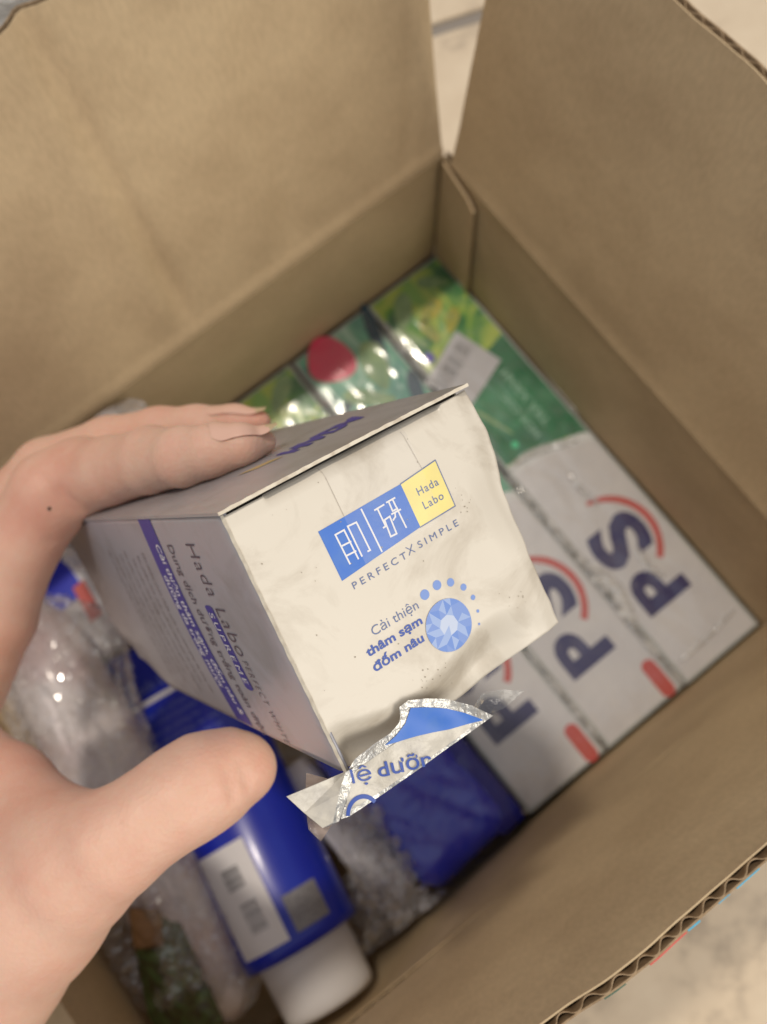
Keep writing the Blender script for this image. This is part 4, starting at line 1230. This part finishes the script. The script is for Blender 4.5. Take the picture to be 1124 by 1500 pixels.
def chain_d(ch, k):
    D = None
    for (a, ra), (b, rb) in zip(ch[:-1], ch[1:]):
        a = a.astype(np.float32); b = b.astype(np.float32)
        # only near the bone
        mn = np.minimum(a, b) - max(ra, rb) - 1.4; mx = np.maximum(a, b) + max(ra, rb) + 1.4
        d = np.full(G.shape[:3], 3.0, np.float32)
        i0 = np.maximum(0, ((mn - lo) / hh).astype(int)); i1 = np.minimum(dims, ((mx - lo) / hh).astype(int) + 1)
        if np.all(i1 > i0):
            sl = tuple(slice(p, q) for p, q in zip(i0, i1))
            d[sl] = np.minimum(3.0, cone(G[sl], a, ra, b, rb))
        D = d if D is None else smin(D, d, k)
    return D
body = chain_d(thb_f, .35)
for p_ in palm: body = smin(body, chain_d(p_, .5), .9)
fingers = None
for f in (idx_f, mid_f, rng_f, pin_f):
    d = chain_d(f, .28)
    fingers = d if fingers is None else smin(fingers, d, .07)
D = smin(body, fingers, .55)
# joint creases
def groove(a, b, depth, w):
    global D
    a = a.astype(np.float32); b = b.astype(np.float32); ba = b - a
    t = np.clip(((G - a) @ ba) / (ba @ ba), 0, 1)
    d = np.linalg.norm(G - a - t[..., None] * ba, axis=-1)
    D = D + depth * 1.25 * np.exp(-(d / w) ** 2)
groove(C(234, 680, 27.0), C(250, 714, 27.2), .16, .16)
groove(C(226, 690, 26.9), C(232, 716, 27.0), .05, .14)
groove(C(84, 722, 27.9), C(122, 762, 28.3), .24, .20)
groove(C(70, 738, 27.9), C(112, 772, 28.2), .08, .2)
groove(C(352, 1098, 23.8), C(362, 1150, 23.9), .13, .12)
groove(C(330, 1106, 23.5), C(343, 1168, 23.6), .13, .12)
groove(C(341, 1102, 23.6), C(350, 1145, 23.7), .07, .11)
for (a_, b_, d_, w_) in (((0, 1118, 23.2), (70, 1150, 22.9), .06, .14), ((20, 1140, 22.9), (110, 1172, 23.2), .05, .12), ((150, 1180, 22.9), (172, 1210, 22.8), .04, .12),
                         ((60, 700, 28.0), (100, 745, 27.9), .05, .10), ((228, 650, 27.3), (236, 690, 26.9), .04, .12), ((40, 770, 28.6), (84, 800, 28.7), .05, .12),
                         ((60, 1440, 23.3), (150, 1340, 23.2), .03, .12), ((0, 1300, 22.8), (60, 1380, 22.8), .03, .2)):
    groove(C(*a_), C(*b_), d_, w_)
# the pads are pressed flat by the box
def boxd(P):
    q = (P - TB.astype(np.float32)) @ RB.astype(np.float32)
    c = np.array([BW / 2, BH / 2, BL / 2], np.float32); h_ = np.array([BW / 2 + .07, BH / 2 + .05, BL / 2], np.float32)
    d = np.abs(q - c) - h_
    return np.linalg.norm(np.maximum(d, 0), axis=-1) + np.minimum(d.max(-1), 0)
D = np.maximum(D, -(boxd(G) - .0))
HV, HF = surface_nets(D, lo, hh)
# light Laplacian smoothing
adj = np.zeros((len(HV), 3)); 
for it in range(2):
    acc = np.zeros_like(HV); cn = np.zeros(len(HV))
    for i in range(4):
        a_, b_ = HF[:, i], HF[:, (i + 1) % 4]
        np.add.at(acc, a_, HV[b_]); np.add.at(acc, b_, HV[a_]); np.add.at(cn, a_, 1); np.add.at(cn, b_, 1)
    HV = HV * .5 + .5 * acc / np.maximum(cn, 1)[:, None]
hv = (HV - TC) @ RC         # camera -> carton

SKIN = bpy.data.materials.new('skin'); SKIN.use_nodes = True
nt = SKIN.node_tree; p = nt.nodes['Principled BSDF']; L = nt.links.new
p.inputs['Roughness'].default_value = .48; p.inputs['Specular IOR Level'].default_value = .35
p.inputs['Subsurface Weight'].default_value = .5; p.inputs['Subsurface Radius'].default_value = (1.0, .35, .2); p.inputs['Subsurface Scale'].default_value = .0022
at = N(nt, 'ShaderNodeAttribute', attribute_name='blush')
tc = N(nt, 'ShaderNodeTexCoord')
n1 = N(nt, 'ShaderNodeTexNoise'); n1.inputs['Scale'].default_value = 70; n1.inputs['Detail'].default_value = 9; n1.inputs['Roughness'].default_value = .68
L(tc.outputs['Object'], n1.inputs['Vector'])
mxs = N(nt, 'ShaderNodeMix', data_type='RGBA'); mxs.inputs[6].default_value = (.78, .505, .385, 1); mxs.inputs[7].default_value = (.70, .33, .24, 1)
ad = N(nt, 'ShaderNodeMath', operation='MULTIPLY_ADD'); ad.inputs[1].default_value = 1.7; ad.inputs[2].default_value = -.72
L(n1.outputs['Fac'], ad.inputs[0])
ad2 = N(nt, 'ShaderNodeMath', operation='ADD', use_clamp=True); L(ad.outputs[0], ad2.inputs[0]); L(at.outputs['Fac'], ad2.inputs[1])
L(ad2.outputs[0], mxs.inputs[0]); L(mxs.outputs[2], p.inputs['Base Color'])
n2 = N(nt, 'ShaderNodeTexNoise'); n2.inputs['Scale'].default_value = 420; n2.inputs['Detail'].default_value = 4
vo = N(nt, 'ShaderNodeTexVoronoi'); vo.inputs['Scale'].default_value = 900
L(tc.outputs['Object'], n2.inputs['Vector']); L(tc.outputs['Object'], vo.inputs['Vector'])
mm = N(nt, 'ShaderNodeMath', operation='ADD'); L(n2.outputs['Fac'], mm.inputs[0]); L(vo.outputs['Distance'], mm.inputs[1])
b = N(nt, 'ShaderNodeBump'); b.inputs['Strength'].default_value = .20; b.inputs['Distance'].default_value = .0004
L(mm.outputs[0], b.inputs['Height']); L(b.outputs[0], p.inputs['Normal'])

hand = thing('hand', 'bare left hand reaching in from the left, thumb and fingertips pinching the cream box', 'hand', tuple(cam2c(C(40, 1325, 25))))
ho = part(hand, 'skin', hv, HF, SKIN, smooth=True)
at_ = ho.data.attributes.new('blush', 'FLOAT', 'POINT')
bl = np.zeros(len(HV))
for c_, r_, s_ in ((C(95, 735, 28.2), 1.6, .35), (C(250, 670, 26.8), 1.1, .3), (C(385, 640, 26), .9, .45), (C(350, 1120, 23.3), 1.2, .25), (C(20, 760, 28.5), 1.8, .15), (C(370, 612, 28), 1.0, .5), (C(20, 1140, 25), 2.2, .35)):
    bl += s_ * np.exp(-(np.linalg.norm(HV - c_, axis=1) / r_) ** 2)
at_.data.foreach_set('value', np.clip(bl, 0, 1).astype(np.float32))

NAIL = pmat('fingernail', (.80, .50, .385), .38, .5, coat=.2, sss=.2)
NAILT = pmat('nail_free_edge', (.58, .45, .27), .3, .5, coat=.4)
def nail(tip, base, dors, r0, r1, half, over, name='nail'):
    """tip/base: bone points, dors: dorsal direction (camera frame)"""
    ax_ = tip - base; Ln = np.linalg.norm(ax_); ax_ = ax_ / Ln
    dors = np.array(dors, float); dors -= ax_ * (dors @ ax_); dors /= np.linalg.norm(dors)
    lat = np.cross(ax_, dors)
    def fn(s, t):
        a = (t - .5) * 2 * half
        taper = 1 - .55 * max(0, (s - .72) / .28) ** 2 - .35 * max(0, (.15 - s) / .15) ** 2
        a *= taper
        rr = r0 + (r1 - r0) * s + .03
        L_ = -.05 + s * (Ln + over)
        o_ = base + ax_ * min(L_, Ln * .80); dd = dors * math.cos(a) + lat * math.sin(a)
        q = .15
        while q < 1.1:
            ii = (o_ + dd * q - lo) / hh; i0 = np.clip(ii.astype(int), 0, dims - 2); f_ = ii - i0; val = 0
            for c0 in (0, 1):
                for c1_ in (0, 1):
                    for c2_ in (0, 1):
                        val += D[i0[0] + c0, i0[1] + c1_, i0[2] + c2_] * (f_[0] if c0 else 1 - f_[0]) * (f_[1] if c1_ else 1 - f_[1]) * (f_[2] if c2_ else 1 - f_[2])
            if val > .0: break
            q += .01
        lift = .022 * sstep(0, .12, s) + .01
        return base + ax_ * L_ + dd * (q + lift) - dors * (.05 * max(0, s - .75))
    V, F = sheet(lambda s, t: (fn(s, t) - TC) @ RC, 22, 14)
    mi = []
    for i in range(22):
        for j in range(14): mi.append(1 if i / 22 > .80 + .06 * ((j - 6.5) / 6.5) ** 2 else 0)
    part(hand, name, V, F, [NAIL, NAILT], smooth=True, mi=mi)
nail(idx_f[0][0] + (idx_f[0][0] - idx_f[1][0]) * .2, idx_f[1][0] + (idx_f[2][0] - idx_f[1][0]) * .9, (.05, -.78, -.62), .57, .34, .70, .26)
nail(mid_f[0][0] + (mid_f[0][0] - mid_f[1][0]) * .25, mid_f[1][0] + (mid_f[2][0] - mid_f[1][0]) * .5, (0, -.86, -.5), .58, .44, .6, .2)
# mole on the index finger
mp_ = C(70, 743, 27.5)
i_ = np.argmin(np.linalg.norm(HV[:, :2] / HV[:, 2:3] - np.array([(70 - CX) / FPX, (743 - CY) / FPX]), axis=1) + HV[:, 2] * 1e-3)
mpos = HV[i_]
V, F = dense_box(-.05, -.05, -.02, .05, .05, .02, r=.019, cuts=2)
V = [((v + mpos) - TC) @ RC for v in V]
part(hand, 'mole', V, F, pmat('mole', (.10, .05, .03), .6), smooth=True)
